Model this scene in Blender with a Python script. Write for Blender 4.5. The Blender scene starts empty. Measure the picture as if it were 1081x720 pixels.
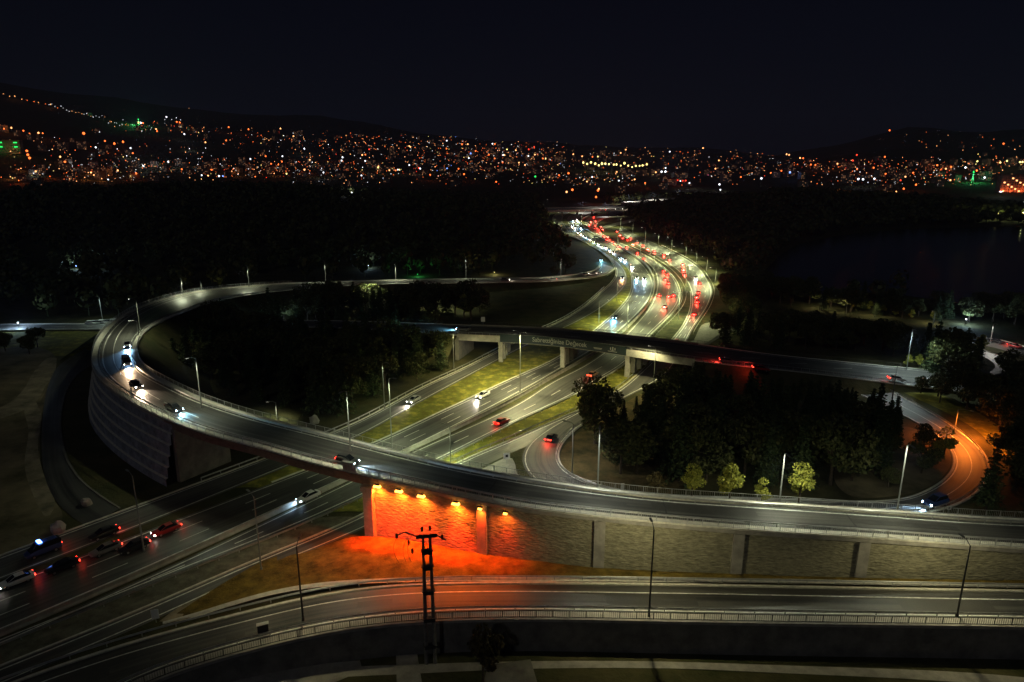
import bpy, bmesh, math, random
from mathutils import Vector, Matrix, noise
R = math.radians
random.seed(7)
S = bpy.context.scene
COL = S.collection
# ---------------------------------------------------------------- camera
PITCH, FPX, CAMZ = R(14.8), 721.0, 60.0
cam = bpy.data.objects.new('camera', bpy.data.cameras.new('camera'))
COL.objects.link(cam); S.camera = cam
cam.location = (0, 0, CAMZ); cam.rotation_euler = (R(90) - PITCH, 0, 0)
cam.data.sensor_width = 36; cam.data.lens = 36 * FPX / 1081
cam.data.clip_start = 0.5; cam.data.clip_end = 20000
# ---------------------------------------------------------------- night sky, moonlight, exposure
w = bpy.data.worlds.new('World'); S.world = w; w.use_nodes = True
nt = w.node_tree; nt.nodes.clear()
sky = nt.nodes.new('ShaderNodeTexSky'); sky.sky_type = 'NISHITA'; sky.sun_disc = False
sky.sun_elevation = R(35); sky.sun_rotation = R(200)
tint = nt.nodes.new('ShaderNodeMix'); tint.data_type = 'RGBA'; tint.blend_type = 'MULTIPLY'
tint.inputs[0].default_value = 1; tint.inputs[7].default_value = (0.75, 0.76, 1.3, 1)
bg = nt.nodes.new('ShaderNodeBackground'); bg.inputs[1].default_value = 0.00052
wo = nt.nodes.new('ShaderNodeOutputWorld')
nt.links.new(sky.outputs[0], tint.inputs[6]); nt.links.new(tint.outputs[2], bg.inputs[0]); nt.links.new(bg.outputs[0], wo.inputs[0])
moon = bpy.data.objects.new('moon', bpy.data.lights.new('moon', 'SUN')); COL.objects.link(moon)
moon.data.energy = 0.08; moon.data.angle = R(3); moon.data.color = (0.93, 0.95, 1.0)
moon.rotation_euler = (R(55), 0, R(-20))
S.view_settings.view_transform = 'Standard'; S.view_settings.look = 'None'
S.view_settings.exposure = 0; S.view_settings.gamma = 1; S.view_settings.use_curve_mapping = False

# ---------------------------------------------------------------- survey helpers
def at(x, y, z=0.0):
    """where a sight line of the survey photo meets height z"""
    a = (x - 540.5) / FPX; b = (360 - y) / FPX
    dy = math.cos(PITCH) + b * math.sin(PITCH); dz = -math.sin(PITCH) + b * math.cos(PITCH)
    t = (z - CAMZ) / dz
    return Vector((a * t, dy * t, z))
def height_for(p, ytop):
    """height of a post at p whose top shows at ytop"""
    tb = (360 - ytop) / FPX
    c, s = math.cos(PITCH), math.sin(PITCH)
    zz = p.y * (tb * c - s) / (c + tb * s)
    return zz + CAMZ - p.z
def poly(pts, z=0.0):
    return [Vector(p) if isinstance(p, Vector) else at(p[0], p[1], p[2] if len(p) > 2 else z) for p in pts]
def catmull(ps, step=2.0):
    out = []
    n = len(ps)
    for i in range(n - 1):
        p0 = ps[i - 1] if i else ps[0] * 2 - ps[1]
        p1, p2 = ps[i], ps[i + 1]
        p3 = ps[i + 2] if i + 2 < n else ps[-1] * 2 - ps[-2]
        k = max(2, int((p2 - p1).length / step))
        for j in range(k):
            t = j / k
            out.append(0.5 * ((2 * p1) + (p2 - p0) * t + (2 * p0 - 5 * p1 + 4 * p2 - p3) * t * t + (3 * p1 - p0 - 3 * p2 + p3) * t ** 3))
    out.append(ps[-1].copy())
    return out
def resample(ps, n):
    d = [0.0]
    for a, b in zip(ps, ps[1:]): d.append(d[-1] + (b - a).length)
    out = []; j = 0
    for i in range(n):
        s = d[-1] * i / (n - 1)
        while j < len(d) - 2 and d[j + 1] < s: j += 1
        t = (s - d[j]) / max(1e-6, d[j + 1] - d[j])
        out.append(ps[j].lerp(ps[j + 1], min(1, t)))
    return out
def smooth(ps, it=12):
    for _ in range(it):
        ps = [ps[0]] + [(ps[i - 1] + ps[i] * 2 + ps[i + 1]) / 4 for i in range(1, len(ps) - 1)] + [ps[-1]]
    return ps
def length(ps): return sum((b - a).length for a, b in zip(ps, ps[1:]))
def track(pts, z=0.0, step=2.5, it=10):
    c = catmull(poly(pts, z), 1.5)
    n = max(4, int(length(c) / step) + 1)
    return smooth(resample(c, n), it)
def side(ps, i):
    t = ps[min(i + 1, len(ps) - 1)] - ps[max(i - 1, 0)]; t.z = 0; t.normalize()
    return Vector((-t.y, t.x, 0)), t       # left normal, tangent
def offset(ps, d, dz=0.0):
    return [p + side(ps, i)[0] * d + Vector((0, 0, dz)) for i, p in enumerate(ps)]
def walk(ps, spacing, start=0.0):
    """points with tangents each `spacing` metres"""
    out = []; acc = -start
    for i in range(len(ps) - 1):
        seg = (ps[i + 1] - ps[i]); L = seg.length
        while acc <= L and L > 1e-6:
            if acc >= 0: out.append((ps[i] + seg * (acc / L), math.atan2(seg.y, seg.x)))
            acc += spacing
        acc -= L
    return out

# ---------------------------------------------------------------- materials
MATS = {}
def base_mat(name):
    m = bpy.data.materials.new(name); m.use_nodes = True
    n = m.node_tree; b = n.nodes['Principled BSDF']; MATS[name] = m
    return m, n, b
def noisy(name, c1, c2, scale=0.5, rough=0.8, bump=0.0, bscale=6.0, detail=6, c3=None, spec=0.5, metal=0.0, lo=.35, hi=.65, rot=None):
    m, n, b = base_mat(name)
    tc = n.nodes.new('ShaderNodeNewGeometry')
    mp = n.nodes.new('ShaderNodeMapping'); n.links.new(tc.outputs['Position'], mp.inputs[0])
    if rot: mp.inputs['Rotation'].default_value = rot[0]; mp.inputs['Scale'].default_value = rot[1]
    nz = n.nodes.new('ShaderNodeTexNoise'); nz.inputs['Scale'].default_value = scale; nz.inputs['Detail'].default_value = detail
    nz.inputs['Roughness'].default_value = 0.65
    n.links.new(mp.outputs[0], nz.inputs['Vector'])
    cr = n.nodes.new('ShaderNodeValToRGB'); e = cr.color_ramp.elements
    e[0].position = lo; e[0].color = (*c1, 1); e[1].position = hi; e[1].color = (*c2, 1)
    if c3: x = e.new((lo + hi) / 2); x.color = (*c3, 1)
    n.links.new(nz.outputs[0], cr.inputs[0]); n.links.new(cr.outputs[0], b.inputs['Base Color'])
    b.inputs['Roughness'].default_value = rough; b.inputs['Specular IOR Level'].default_value = spec; b.inputs['Metallic'].default_value = metal
    if bump:
        n2 = n.nodes.new('ShaderNodeTexNoise'); n2.inputs['Scale'].default_value = bscale; n2.inputs['Detail'].default_value = 4
        n.links.new(mp.outputs[0], n2.inputs['Vector'])
        bp = n.nodes.new('ShaderNodeBump'); bp.inputs['Strength'].default_value = 1; bp.inputs['Distance'].default_value = bump
        n.links.new(n2.outputs[0], bp.inputs['Height']); n.links.new(bp.outputs[0], b.inputs['Normal'])
    return m
def plain(name, c, rough=0.6, metal=0.0, spec=0.5):
    m, n, b = base_mat(name); b.inputs['Base Color'].default_value = (*c, 1)
    b.inputs['Roughness'].default_value = rough; b.inputs['Metallic'].default_value = metal; b.inputs['Specular IOR Level'].default_value = spec
    return m
def glow(name, c, s):
    m, n, b = base_mat(name); b.inputs['Base Color'].default_value = (0.02, 0.02, 0.02, 1)
    b.inputs['Emission Color'].default_value = (*c, 1); b.inputs['Emission Strength'].default_value = s
    m.cycles.emission_sampling = 'NONE'
    return m
def asphalt(name, c=0.045, rough=0.55):
    m, n, b = base_mat(name)
    g = n.nodes.new('ShaderNodeNewGeometry')
    uv = n.nodes.new('ShaderNodeUVMap'); uv.uv_map = 'UV'
    def nz(src, sc, dt, mapping=None):
        t = n.nodes.new('ShaderNodeTexNoise'); t.inputs['Scale'].default_value = sc; t.inputs['Detail'].default_value = dt
        if mapping:
            mp = n.nodes.new('ShaderNodeMapping'); mp.inputs['Scale'].default_value = mapping
            n.links.new(src, mp.inputs[0]); src = mp.outputs[0]
        n.links.new(src, t.inputs['Vector']); return t.outputs[0]
    big = nz(g.outputs['Position'], 0.12, 5)
    fine = nz(g.outputs['Position'], 9.0, 3)
    streak = nz(uv.outputs[0], 1.0, 3, (0.02, 1.3, 1))      # long tyre-worn bands along the lane
    def mth(op, a, bb):
        x = n.nodes.new('ShaderNodeMath'); x.operation = op
        for i, v in enumerate((a, bb)):
            if isinstance(v, (int, float)): x.inputs[i].default_value = v
            else: n.links.new(v, x.inputs[i])
        return x.outputs[0]
    s = mth('ADD', mth('MULTIPLY', big, 0.5), mth('ADD', mth('MULTIPLY', fine, 0.25), mth('MULTIPLY', streak, 0.9)))
    cr = n.nodes.new('ShaderNodeValToRGB'); e = cr.color_ramp.elements
    e[0].position = 0.66; e[0].color = (c * .45, c * .45, c * .47, 1); e[1].position = .96; e[1].color = (c * 1.7, c * 1.65, c * 1.5, 1)
    n.links.new(s, cr.inputs[0]); n.links.new(cr.outputs[0], b.inputs['Base Color'])
    b.inputs['Roughness'].default_value = rough
    bp = n.nodes.new('ShaderNodeBump'); bp.inputs['Distance'].default_value = 0.01; n.links.new(fine, bp.inputs['Height']); n.links.new(bp.outputs[0], b.inputs['Normal'])
    return m
asphalt('asphalt_new', 0.036, 0.5); asphalt('asphalt', 0.05, 0.5); asphalt('asphalt_old', 0.065, 0.6)
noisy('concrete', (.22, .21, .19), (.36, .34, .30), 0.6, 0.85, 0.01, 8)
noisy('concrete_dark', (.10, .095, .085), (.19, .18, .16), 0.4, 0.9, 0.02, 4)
noisy('kerb_paint', (.42, .41, .36), (.62, .60, .52), 1.2, 0.8, 0.005, 10)
noisy('line_paint', (.45, .45, .42), (.8, .8, .76), 1.5, 0.6, 0)
noisy('grass', (.11, .10, .018), (.32, .28, .05), 0.35, 0.95, 0.08, 5, 8, c3=(.14, .14, .025), spec=.1)
noisy('ground', (.035, .04, .015), (.085, .075, .035), 0.15, 0.95, 0.15, 2, 8, spec=.1)
noisy('sand', (.13, .115, .075), (.36, .30, .21), .22, .95, .1, 1.5, 9, spec=.1)
noisy('dry_grass', (.07, .05, .012), (.20, .14, .03), .5, .95, .12, 4, 8, spec=.1)
noisy('gravel_grey', (.07, .07, .05), (.17, .16, .12), .5, .95, .05, 5, 8, spec=.1)
noisy('dirt_dark', (.035, .04, .02), (.10, .10, .05), .3, .95, .06, 3, 8, spec=.1)
noisy('dirt', (.07, .065, .035), (.26, .21, .13), 0.09, 0.95, 0.08, 1.5, 8, spec=.1)
noisy('wall_blue', (.13, .14, .17), (.32, .34, .40), 0.5, 0.9, 0.03, 3)
noisy('bank_soil', (.05, .045, .018), (.15, .11, .05), 0.3, 0.95, 0.1, 2, 8, spec=.1)
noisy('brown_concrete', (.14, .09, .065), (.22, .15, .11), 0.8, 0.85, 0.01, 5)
noisy('steel', (.35, .36, .36), (.5, .5, .5), 2.0, 0.45, 0, metal=.6)
plain('dark_steel', (.045, .045, .045), .5, .3)
plain('pole_paint', (.22, .23, .22), .5, .2)
noisy('old_concrete_pole', (.10, .10, .095), (.2, .19, .17), 2, 0.9)
noisy('bark', (.04, .028, .018), (.10, .075, .05), 3, 0.95)
plain('white_sign', (.75, .75, .72), .5)
plain('banner', (.006, .018, .022), .7); plain('banner_print', (.30, .31, .30), .7)
plain('tyre', (.015, .015, .015), .85)
plain('rim', (.4, .4, .42), .35, .8)
plain('glass_dark', (.01, .012, .015), .08, 0, .8)
plain('black_plastic', (.015, .015, .016), .6)
plain('water', (.004, .008, .014), .16, 0, .5)
glow('head_white', (1, .93, .8), 45); glow('head_blue', (.55, .8, 1), 55)
glow('tail_red', (1, .03, .015), 14); glow('led', (1, .95, .75), 12)
glow('flood_orange', (1, .36, .05), 7); glow('sodium', (1, .5, .14), 60)
glow('blue_beacon', (.1, .25, 1), 14)
def leafy(name, c1, c2):
    m, n, b = base_mat(name)
    g = n.nodes.new('ShaderNodeNewGeometry'); cr = n.nodes.new('ShaderNodeValToRGB')
    e = cr.color_ramp.elements; e[0].color = (*c1, 1); e[1].color = (*c2, 1)
    n.links.new(g.outputs['Random Per Island'], cr.inputs[0]); n.links.new(cr.outputs[0], b.inputs['Base Color'])
    b.inputs['Roughness'].default_value = .7; b.inputs['Specular IOR Level'].default_value = .25
    return m
leafy('leaves_dark', (.03, .045, .012), (.13, .13, .045)); leafy('needles', (.02, .04, .016), (.07, .09, .03))
leafy('leaves_lime', (.16, .19, .03), (.42, .40, .07)); leafy('leaves_brown', (.05, .04, .015), (.12, .09, .03))
# slanted rubble facing
m, n, b = base_mat('rubble')
g = n.nodes.new('ShaderNodeNewGeometry'); mp = n.nodes.new('ShaderNodeMapping')
mp.inputs['Rotation'].default_value = (0, R(24), 0); mp.inputs['Scale'].default_value = (.9, .9, 2.6)
n.links.new(g.outputs['Position'], mp.inputs[0])
vo = n.nodes.new('ShaderNodeTexVoronoi'); vo.inputs['Scale'].default_value = 1.5; n.links.new(mp.outputs[0], vo.inputs['Vector'])
nz = n.nodes.new('ShaderNodeTexNoise'); nz.inputs['Scale'].default_value = 1.1; nz.inputs['Detail'].default_value = 8; nz.inputs['Roughness'].default_value = .7; n.links.new(mp.outputs[0], nz.inputs['Vector'])
cr = n.nodes.new('ShaderNodeValToRGB'); e = cr.color_ramp.elements
e[0].position = .3; e[0].color = (.11, .105, .07, 1); e[1].position = .7; e[1].color = (.38, .355, .24, 1)
n.links.new(nz.outputs[0], cr.inputs[0]); n.links.new(cr.outputs[0], b.inputs['Base Color'])
ad = n.nodes.new('ShaderNodeMath'); ad.operation = 'ADD'; n.links.new(vo.outputs['Distance'], ad.inputs[0]); n.links.new(nz.outputs[0], ad.inputs[1])
bp = n.nodes.new('ShaderNodeBump'); bp.inputs['Distance'].default_value = .10; n.links.new(ad.outputs[0], bp.inputs['Height']); n.links.new(bp.outputs[0], b.inputs['Normal'])
b.inputs['Roughness'].default_value = .9
# car paint takes each car's own colour
m, n, b = base_mat('car_paint'); oi = n.nodes.new('ShaderNodeObjectInfo'); n.links.new(oi.outputs['Color'], b.inputs['Base Color'])
b.inputs['Roughness'].default_value = .3; b.inputs['Coat Weight'].default_value = .6
# ripples on the lake
n = MATS['water'].node_tree; b = n.nodes['Principled BSDF']
g = n.nodes.new('ShaderNodeNewGeometry'); nz = n.nodes.new('ShaderNodeTexNoise'); nz.inputs['Scale'].default_value = .5; nz.inputs['Detail'].default_value = 3
n.links.new(g.outputs['Position'], nz.inputs['Vector']); bp = n.nodes.new('ShaderNodeBump'); bp.inputs['Distance'].default_value = .08
n.links.new(nz.outputs[0], bp.inputs['Height']); n.links.new(bp.outputs[0], b.inputs['Normal'])

# ---------------------------------------------------------------- mesh helpers
class MB:
    def __init__(s): s.v = []; s.f = []; s.m = []; s.uv = None
    def add(s, vs, fs, mi=0):
        k = len(s.v); s.v += [tuple(v) for v in vs]; s.f += [tuple(i + k for i in f) for f in fs]; s.m += [mi] * len(fs)
    def box(s, c, d, rz=0.0, mi=0, taper=1.0):
        x, y, z = d[0] / 2, d[1] / 2, d[2] / 2; ca, sa = math.cos(rz), math.sin(rz); vs = []
        for sz in (-1, 1):
            t = taper if sz > 0 else 1
            for sx, sy in ((-1, -1), (1, -1), (1, 1), (-1, 1)):
                px, py = sx * x * t, sy * y * t
                vs.append((c[0] + px * ca - py * sa, c[1] + px * sa + py * ca, c[2] + sz * z))
        s.add(vs, [(3, 2, 1, 0), (4, 5, 6, 7), (0, 1, 5, 4), (1, 2, 6, 5), (2, 3, 7, 6), (3, 0, 4, 7)], mi)
    def tube(s, a, b, r0, r1=None, n=6, mi=0):
        a, b = Vector(a), Vector(b); r1 = r0 if r1 is None else r1
        d = (b - a).normalized(); u = d.orthogonal().normalized(); v = d.cross(u); vs = []
        for p, r in ((a, r0), (b, r1)):
            for i in range(n):
                t = 2 * math.pi * i / n; vs.append(p + u * (math.cos(t) * r) + v * (math.sin(t) * r))
        s.add(vs, [(i, (i + 1) % n, n + (i + 1) % n, n + i) for i in range(n)] + [tuple(range(n))[::-1], tuple(range(n, 2 * n))], mi)
    def ball(s, c, r, n=8, mi=0, sq=1.0):
        vs = [(c[0], c[1], c[2] - r * sq)]; rings = n // 2
        for j in range(1, rings):
            ph = -math.pi / 2 + math.pi * j / rings
            for i in range(n):
                t = 2 * math.pi * i / n
                vs.append((c[0] + r * math.cos(ph) * math.cos(t), c[1] + r * math.cos(ph) * math.sin(t), c[2] + r * sq * math.sin(ph)))
        vs.append((c[0], c[1], c[2] + r * sq)); fs = []
        for i in range(n): fs.append((0, 1 + (i + 1) % n, 1 + i))
        for j in range(rings - 2):
            for i in range(n): a = 1 + j * n; fs.append((a + i, a + (i + 1) % n, a + n + (i + 1) % n, a + n + i))
        k = len(vs) - 1; a = 1 + (rings - 2) * n
        for i in range(n): fs.append((k, a + i, a + (i + 1) % n))
        s.add(vs, fs, mi)
    def strip(s, rows, mi=0, closed=False):
        """sheet through rows of equal length"""
        k = len(rows[0]); vs = [p for r in rows for p in r]; fs = []
        for i in range(len(rows) - 1):
            for j in range(k if closed else k - 1):
                j2 = (j + 1) % k; fs.append((i * k + j, i * k + j2, (i + 1) * k + j2, (i + 1) * k + j))
        s.add(vs, fs, mi)
    def mesh(s, name, mats):
        me = bpy.data.meshes.new(name); me.from_pydata(s.v, [], s.f)
        for q in mats: me.materials.append(MATS[q])
        if len(mats) > 1: me.polygons.foreach_set('material_index', s.m)
        if s.uv:
            u = me.uv_layers.new(name='UV')
            for l in me.loops: u.data[l.index].uv = s.uv[l.vertex_index]
        me.update(); return me
    def build(s, name, mats, parent=None, smoothed=False):
        if isinstance(mats, str): mats = [mats]
        me = s.mesh(name, mats)
        if smoothed: me.polygons.foreach_set('use_smooth', [True] * len(me.polygons))
        return link(name, me, parent)
def link(name, me, parent=None):
    o = bpy.data.objects.new(name, me); COL.objects.link(o)
    if parent: o.parent = parent
    return o
def tag(o, label=None, cat=None, group=None, kind=None):
    if label: o['label'] = label
    if cat: o['category'] = cat
    if group: o['group'] = group
    if kind: o['kind'] = kind
    return o
def empty(name, loc=(0, 0, 0), rz=0.0, **kw):
    o = bpy.data.objects.new(name, None); COL.objects.link(o); o.location = loc; o.rotation_euler = (0, 0, rz)
    return tag(o, **kw)
def copy_tree(o, parent=None):
    c = o.copy(); COL.objects.link(c); c.parent = parent
    for ch in list(o.children): copy_tree(ch, c)
    return c
def lamp_light(kind, name, parent, loc, energy, color, size=None, blend=.6, rot=(0, 0, 0), radius=.25):
    d = bpy.data.lights.new(name, kind); d.energy = energy; d.color = color; d.shadow_soft_size = radius
    if kind == 'SPOT': d.spot_size = R(size); d.spot_blend = blend
    o = bpy.data.objects.new(name, d); COL.objects.link(o); o.parent = parent; o.location = loc; o.rotation_euler = rot
    return o
ORD = ['first', 'second', 'third', 'fourth', 'fifth', 'sixth', 'seventh', 'eighth', 'ninth', 'tenth', 'eleventh', 'twelfth', 'thirteenth', 'fourteenth', 'fifteenth', 'sixteenth', 'seventeenth', 'eighteenth', 'nineteenth', 'twentieth']
ORD += ['twenty-' + q for q in ORD[:9]] + ['thirtieth'] + ['thirty-' + q for q in ORD[:9]]

# ---------------------------------------------------------------- road centre data (surveyed edges)
class Road:
    def __init__(s, left, right, z=0.0, step=2.5, it=10):
        a = catmull(poly(left, z), 1.5); b = catmull(poly(right, z), 1.5)
        n = int(max(length(a), length(b)) / step) + 2
        s.l = smooth(resample(a, n), it); s.r = smooth(resample(b, n), it); s.n = n
        s.pair()
    def pair(s):
        # re-pair the right edge with the nearest stretch of it so cross sections stay square
        out = []; j = 0; rr = resample(s.r, s.n * 4)
        for i, p in enumerate(s.l):
            if i in (0, s.n - 1): out.append(s.r[0] if i == 0 else s.r[-1]); continue
            best = min(range(j, min(j + 40, len(rr))), key=lambda k: (rr[k] - p).length_squared); j = max(j, best); out.append(rr[best].copy())
        s.r = smooth(out, 4)
    def at_frac(s, f, dz=0.0): return [a.lerp(b, f) + Vector((0, 0, dz)) for a, b in zip(s.l, s.r)]
    def from_left(s, d, dz=0.0): return [a.lerp(b, d / max(.5, (b - a).length)) + Vector((0, 0, dz)) for a, b in zip(s.l, s.r)]
    def from_right(s, d, dz=0.0): return [b.lerp(a, d / max(.5, (b - a).length)) + Vector((0, 0, dz)) for a, b in zip(s.l, s.r)]
def ribbon(name, rows, mat, kind='structure', parent=None, **kw):
    k_ = max(len(r) for r in rows)
    if any(len(r) != k_ for r in rows): rows = [resample(r, k_) for r in rows]
    mb = MB(); mb.strip(rows); uv = []
    for r in rows:
        acc = 0.0
        for i, p in enumerate(r):
            if i: acc += (r[i] - r[i - 1]).length
            uv.append((acc, (rows[0][i] - p).length))
    mb.uv = uv
    o = mb.build(name, mat, parent)
    if kind: o['kind'] = kind
    return tag(o, **kw)
def marking(name, centre, width, mb=None, dash=None, start=0.0):
    """a painted line as thin sheet; dash=(on, off)"""
    own = mb is None; mb = mb or MB(); h = width / 2
    if not dash:
        mb.strip([offset(centre, h), offset(centre, -h)])
    else:
        for p, a in walk(centre, dash[0] + dash[1], start):
            t = Vector((math.cos(a), math.sin(a), 0)); q = Vector((-t.y, t.x, 0))
            z2 = p
            mb.add([p + q * h, p - q * h, p - q * h + t * dash[0], p + q * h + t * dash[0]], [(0, 1, 2, 3)])
    if own: tag(mb.build(name, 'line_paint'), kind='structure')
    return mb
def kerb(name, line, wid=.35, hgt=.14, mat='kerb_paint'):
    a, b = offset(line, wid / 2), offset(line, -wid / 2); up = Vector((0, 0, hgt)); dn = Vector((0, 0, -.25))
    mb = MB(); mb.strip([[p + dn for p in a], [p + up for p in a], [p + up for p in b], [p + dn for p in b]])
    return tag(mb.build(name, mat), kind='structure')
V = Vector
ramp_left = Road([V((-110, 62, 0)), V((-90, 83, 0)), V((-68, 110, 0)), V((-53, 129, 0)), (350, 458), (390, 440), (440, 412), (470, 398), (500, 384), (530, 368), (560, 353), (590, 340), (615, 325), (635, 308), (648, 295), (650, 284), (640, 270), (620, 257), (600, 248), (587, 238), (584, 229), (592, 223)],
    [V((-104, 58, 0)), V((-84, 79, 0)), V((-62, 105.5, 0)), V((-47.5, 125, 0)), (375, 463), (430, 432), (480, 405), (530, 378), (570, 358), (605, 342), (635, 325), (655, 308), (662, 297), (660, 286), (650, 275), (635, 265), (612, 252), (598, 241), (594, 230), (602, 223.5)])
far_end = [(700, 213.2)]
road_a = Road([V((-103, 57, .01)), V((-82, 79, .01)), V((-59.5, 104.5, .01)), (390, 470), (457, 439), (540, 400), (590, 377), (630, 347), (642, 336.7), (652, 327.8), (664.4, 312), (667.5, 297.8), (664, 284.4), (651, 272), (636, 261), (620, 252.5), (607, 243.5), (600, 236), (600, 229), (612, 224), (640, 218), (690, 212)],
    [V((-95, 48, .01)), V((-73, 71, .01)), V((-52, 96, .01)), (442, 469), (500, 440), (560, 408), (589, 391), (620, 373), (640, 360), (658, 346), (678, 326), (687, 313), (689.5, 298), (681, 282), (668, 271), (650, 260), (632, 251), (617, 243), (610, 236), (612, 230), (625, 225), (650, 220), (700, 213.5)])
road_b = Road([V((-93.5, 46.5, 0)), V((-71.5, 69.5, 0)), V((-50.5, 94.5, 0)), (430, 479), (480, 457), (540, 430), (560, 418), (582, 403), (615, 387), (640, 370), (655, 358), (668, 345), (685, 325), (691.5, 310), (693.5, 297), (690, 285), (680, 275), (664, 265), (645, 255), (630, 247), (620, 240), (618, 233), (630, 227), (655, 221.5), (702, 214.5)],
    [V((-84, 54, 0)), V((-66, 75, 0)), (100, 641), (190, 603), (270, 573), (330, 548), (467, 484), (540, 447), (600, 420), (638, 397), (661, 383), (685, 354), (706.7, 333), (716.7, 319), (718, 308), (712, 294), (699, 281), (680, 269), (660, 259), (642, 250), (632, 243), (630, 237), (638, 231), (660, 224), (706, 216)])
road_c = Road([V((-74, 60, 0)), (0, 705), (80, 673), (160, 640), (270, 592), V((-26.5, 107, 0)), (477, 492), (540, 465), (585, 445), (640, 420), (663, 405), (698, 372), (712, 356), (722, 343), (728, 330), (730, 318), (728, 303), (718, 288), (702, 276), (684, 265), (668, 256), (652, 246)],
    [V((-71, 57, 0)), (10, 720), (80, 690), (165, 655), (270, 605), V((-23.5, 104.5, 0)), (502, 496), (540, 478), (572, 464), (603, 453), (650, 425), (698, 400), (715, 380), (731, 348), (742, 332), (748, 322), (752, 308), (748, 297), (738, 283), (722, 272), (702, 262), (683, 253), (668, 246), (656, 239)])
curve = Road([(850, 398), (893, 410), (930, 428), (957, 441), (983, 456), (1000, 470), (1007, 485), (1005, 495), (995, 507), (977, 518), (957, 526), (930, 529), (850, 528), (750, 525), (700, 523), (660, 520), (635, 514), (612, 506), (596, 497), (589, 485), (592, 472), (605, 457), (640, 432)],
    [(860, 388), (900, 397), (931, 408), (965, 425), (988, 437), (1015, 455), (1033, 468), (1045, 485), (1049, 500), (1043, 513), (1023, 530), (1000, 540), (970, 545), (900, 546), (800, 544), (700, 540), (640, 534), (590, 525), (565, 512), (553, 500), (547, 487), (550, 475), (562, 463), (583, 449), (615, 432)], z=.012, step=2)
over = Road([(-60, 343, .4), (60, 342, .4), (130, 341.5, .6), (240, 339, 2), (340, 338.5, 4.5), (430, 341, 7.3), (480, 343, 8), (560, 346, 8), (620, 350.5, 8), (680, 357, 8), (740, 364, 7.6), (811, 374, 6), (880, 381, 4), (930, 386, 2.5), (975, 390, 1.2), (1030, 397, .3)],
    [(-60, 349, .4), (60, 348, .4), (130, 347.5, .6), (240, 345, 2), (340, 345.5, 4.5), (430, 350, 7.3), (480, 354, 8), (540, 356.5, 8), (600, 361.5, 8), (660, 370, 8), (700, 376, 8), (745, 383, 7.6), (811, 389, 6), (880, 397, 4), (920, 402, 2.5), (960, 407, 1.2), (1015, 414, .3)])
near = Road([V((-78, 50, 0)), V((-66, 62, 0)), (30, 716, 0), (100, 692, 0), (180, 668, 0), (270, 646, .5), (330, 630, 1.2), (400, 621, 1.5), (450, 618, 1.5), (540, 617, 1.5), (700, 619, 1.5), (811, 621, 1.5), (1081, 626, 1.5), V((110, 82.5, 1.5)), V((160, 80, 1.5))],
    [V((-66, 44, 0)), V((-56, 56, 0)), V((-47.5, 65, 0)), (130, 716, 0), (200, 697, 0), (270, 677, .5), (330, 662, 1.2), (400, 652, 1.5), (460, 648, 1.5), (540, 646, 1.5), (700, 649, 1.5), (811, 651, 1.5), (1081, 655, 1.5), V((110, 76, 1.5)), V((160, 73, 1.5))])
loop = Road([V((170, 79.5, 4.2)), V((110, 84.8, 5.4)), (1081, 580, 6.2), (940, 570, 7.5), (810, 562, 8.4), (700, 553, 9.3), (640, 547, 9.7), (540, 535, 10.3), (430, 512, 10.6), (330, 490, 11), (270, 472, 11.5), (220, 460, 12), (175, 443, 12.5), (130, 420, 12.5), (105, 400, 12.5), (97, 385, 12.5), (100, 365, 12.5), (112, 347, 12.3), (135, 330, 12), (165, 318, 11.3), (200, 309, 10.5), (240, 304, 9.3), (300, 299.5, 7.5), (350, 298, 6.2), (400, 296.3, 5.2), (470, 294.8, 4), (540, 294, 3), (585, 292.5, 2), (625, 286, 1), (634, 277, .05)],
    [V((172, 90, 4.2)), V((112, 95, 5.4)), (1081, 549, 6.2), (945, 540, 7.5), (811, 531, 8.4), (680, 522, 9.4), (600, 512, 9.9), (540, 503, 10.3), (460, 487, 10.6), (400, 472, 10.8), (340, 457, 11), (270, 440, 11.5), (215, 422, 12), (180, 405, 12.5), (155, 392, 12.5), (147, 380, 12.5), (145, 365, 12.5), (152, 352, 12.3), (165, 343, 12), (195, 330, 11.3), (230, 318, 10.5), (270, 311, 9.3), (330, 304.5, 7.5), (400, 300.5, 5.5), (470, 299.5, 4.2), (540, 298.5, 3), (590, 297, 2), (635, 292, 1), (650, 284, .05)], step=2)
service = Road([(90, 368), (62, 385), (50, 410), (45, 440), (44, 480), (50, 515), (70, 543), (92, 556)], [(110, 378), (82, 395), (70, 415), (65, 440), (66, 462), (74, 490), (95, 515), (128, 536)], z=.02)
near_edge = [p for p in near.r]
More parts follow.
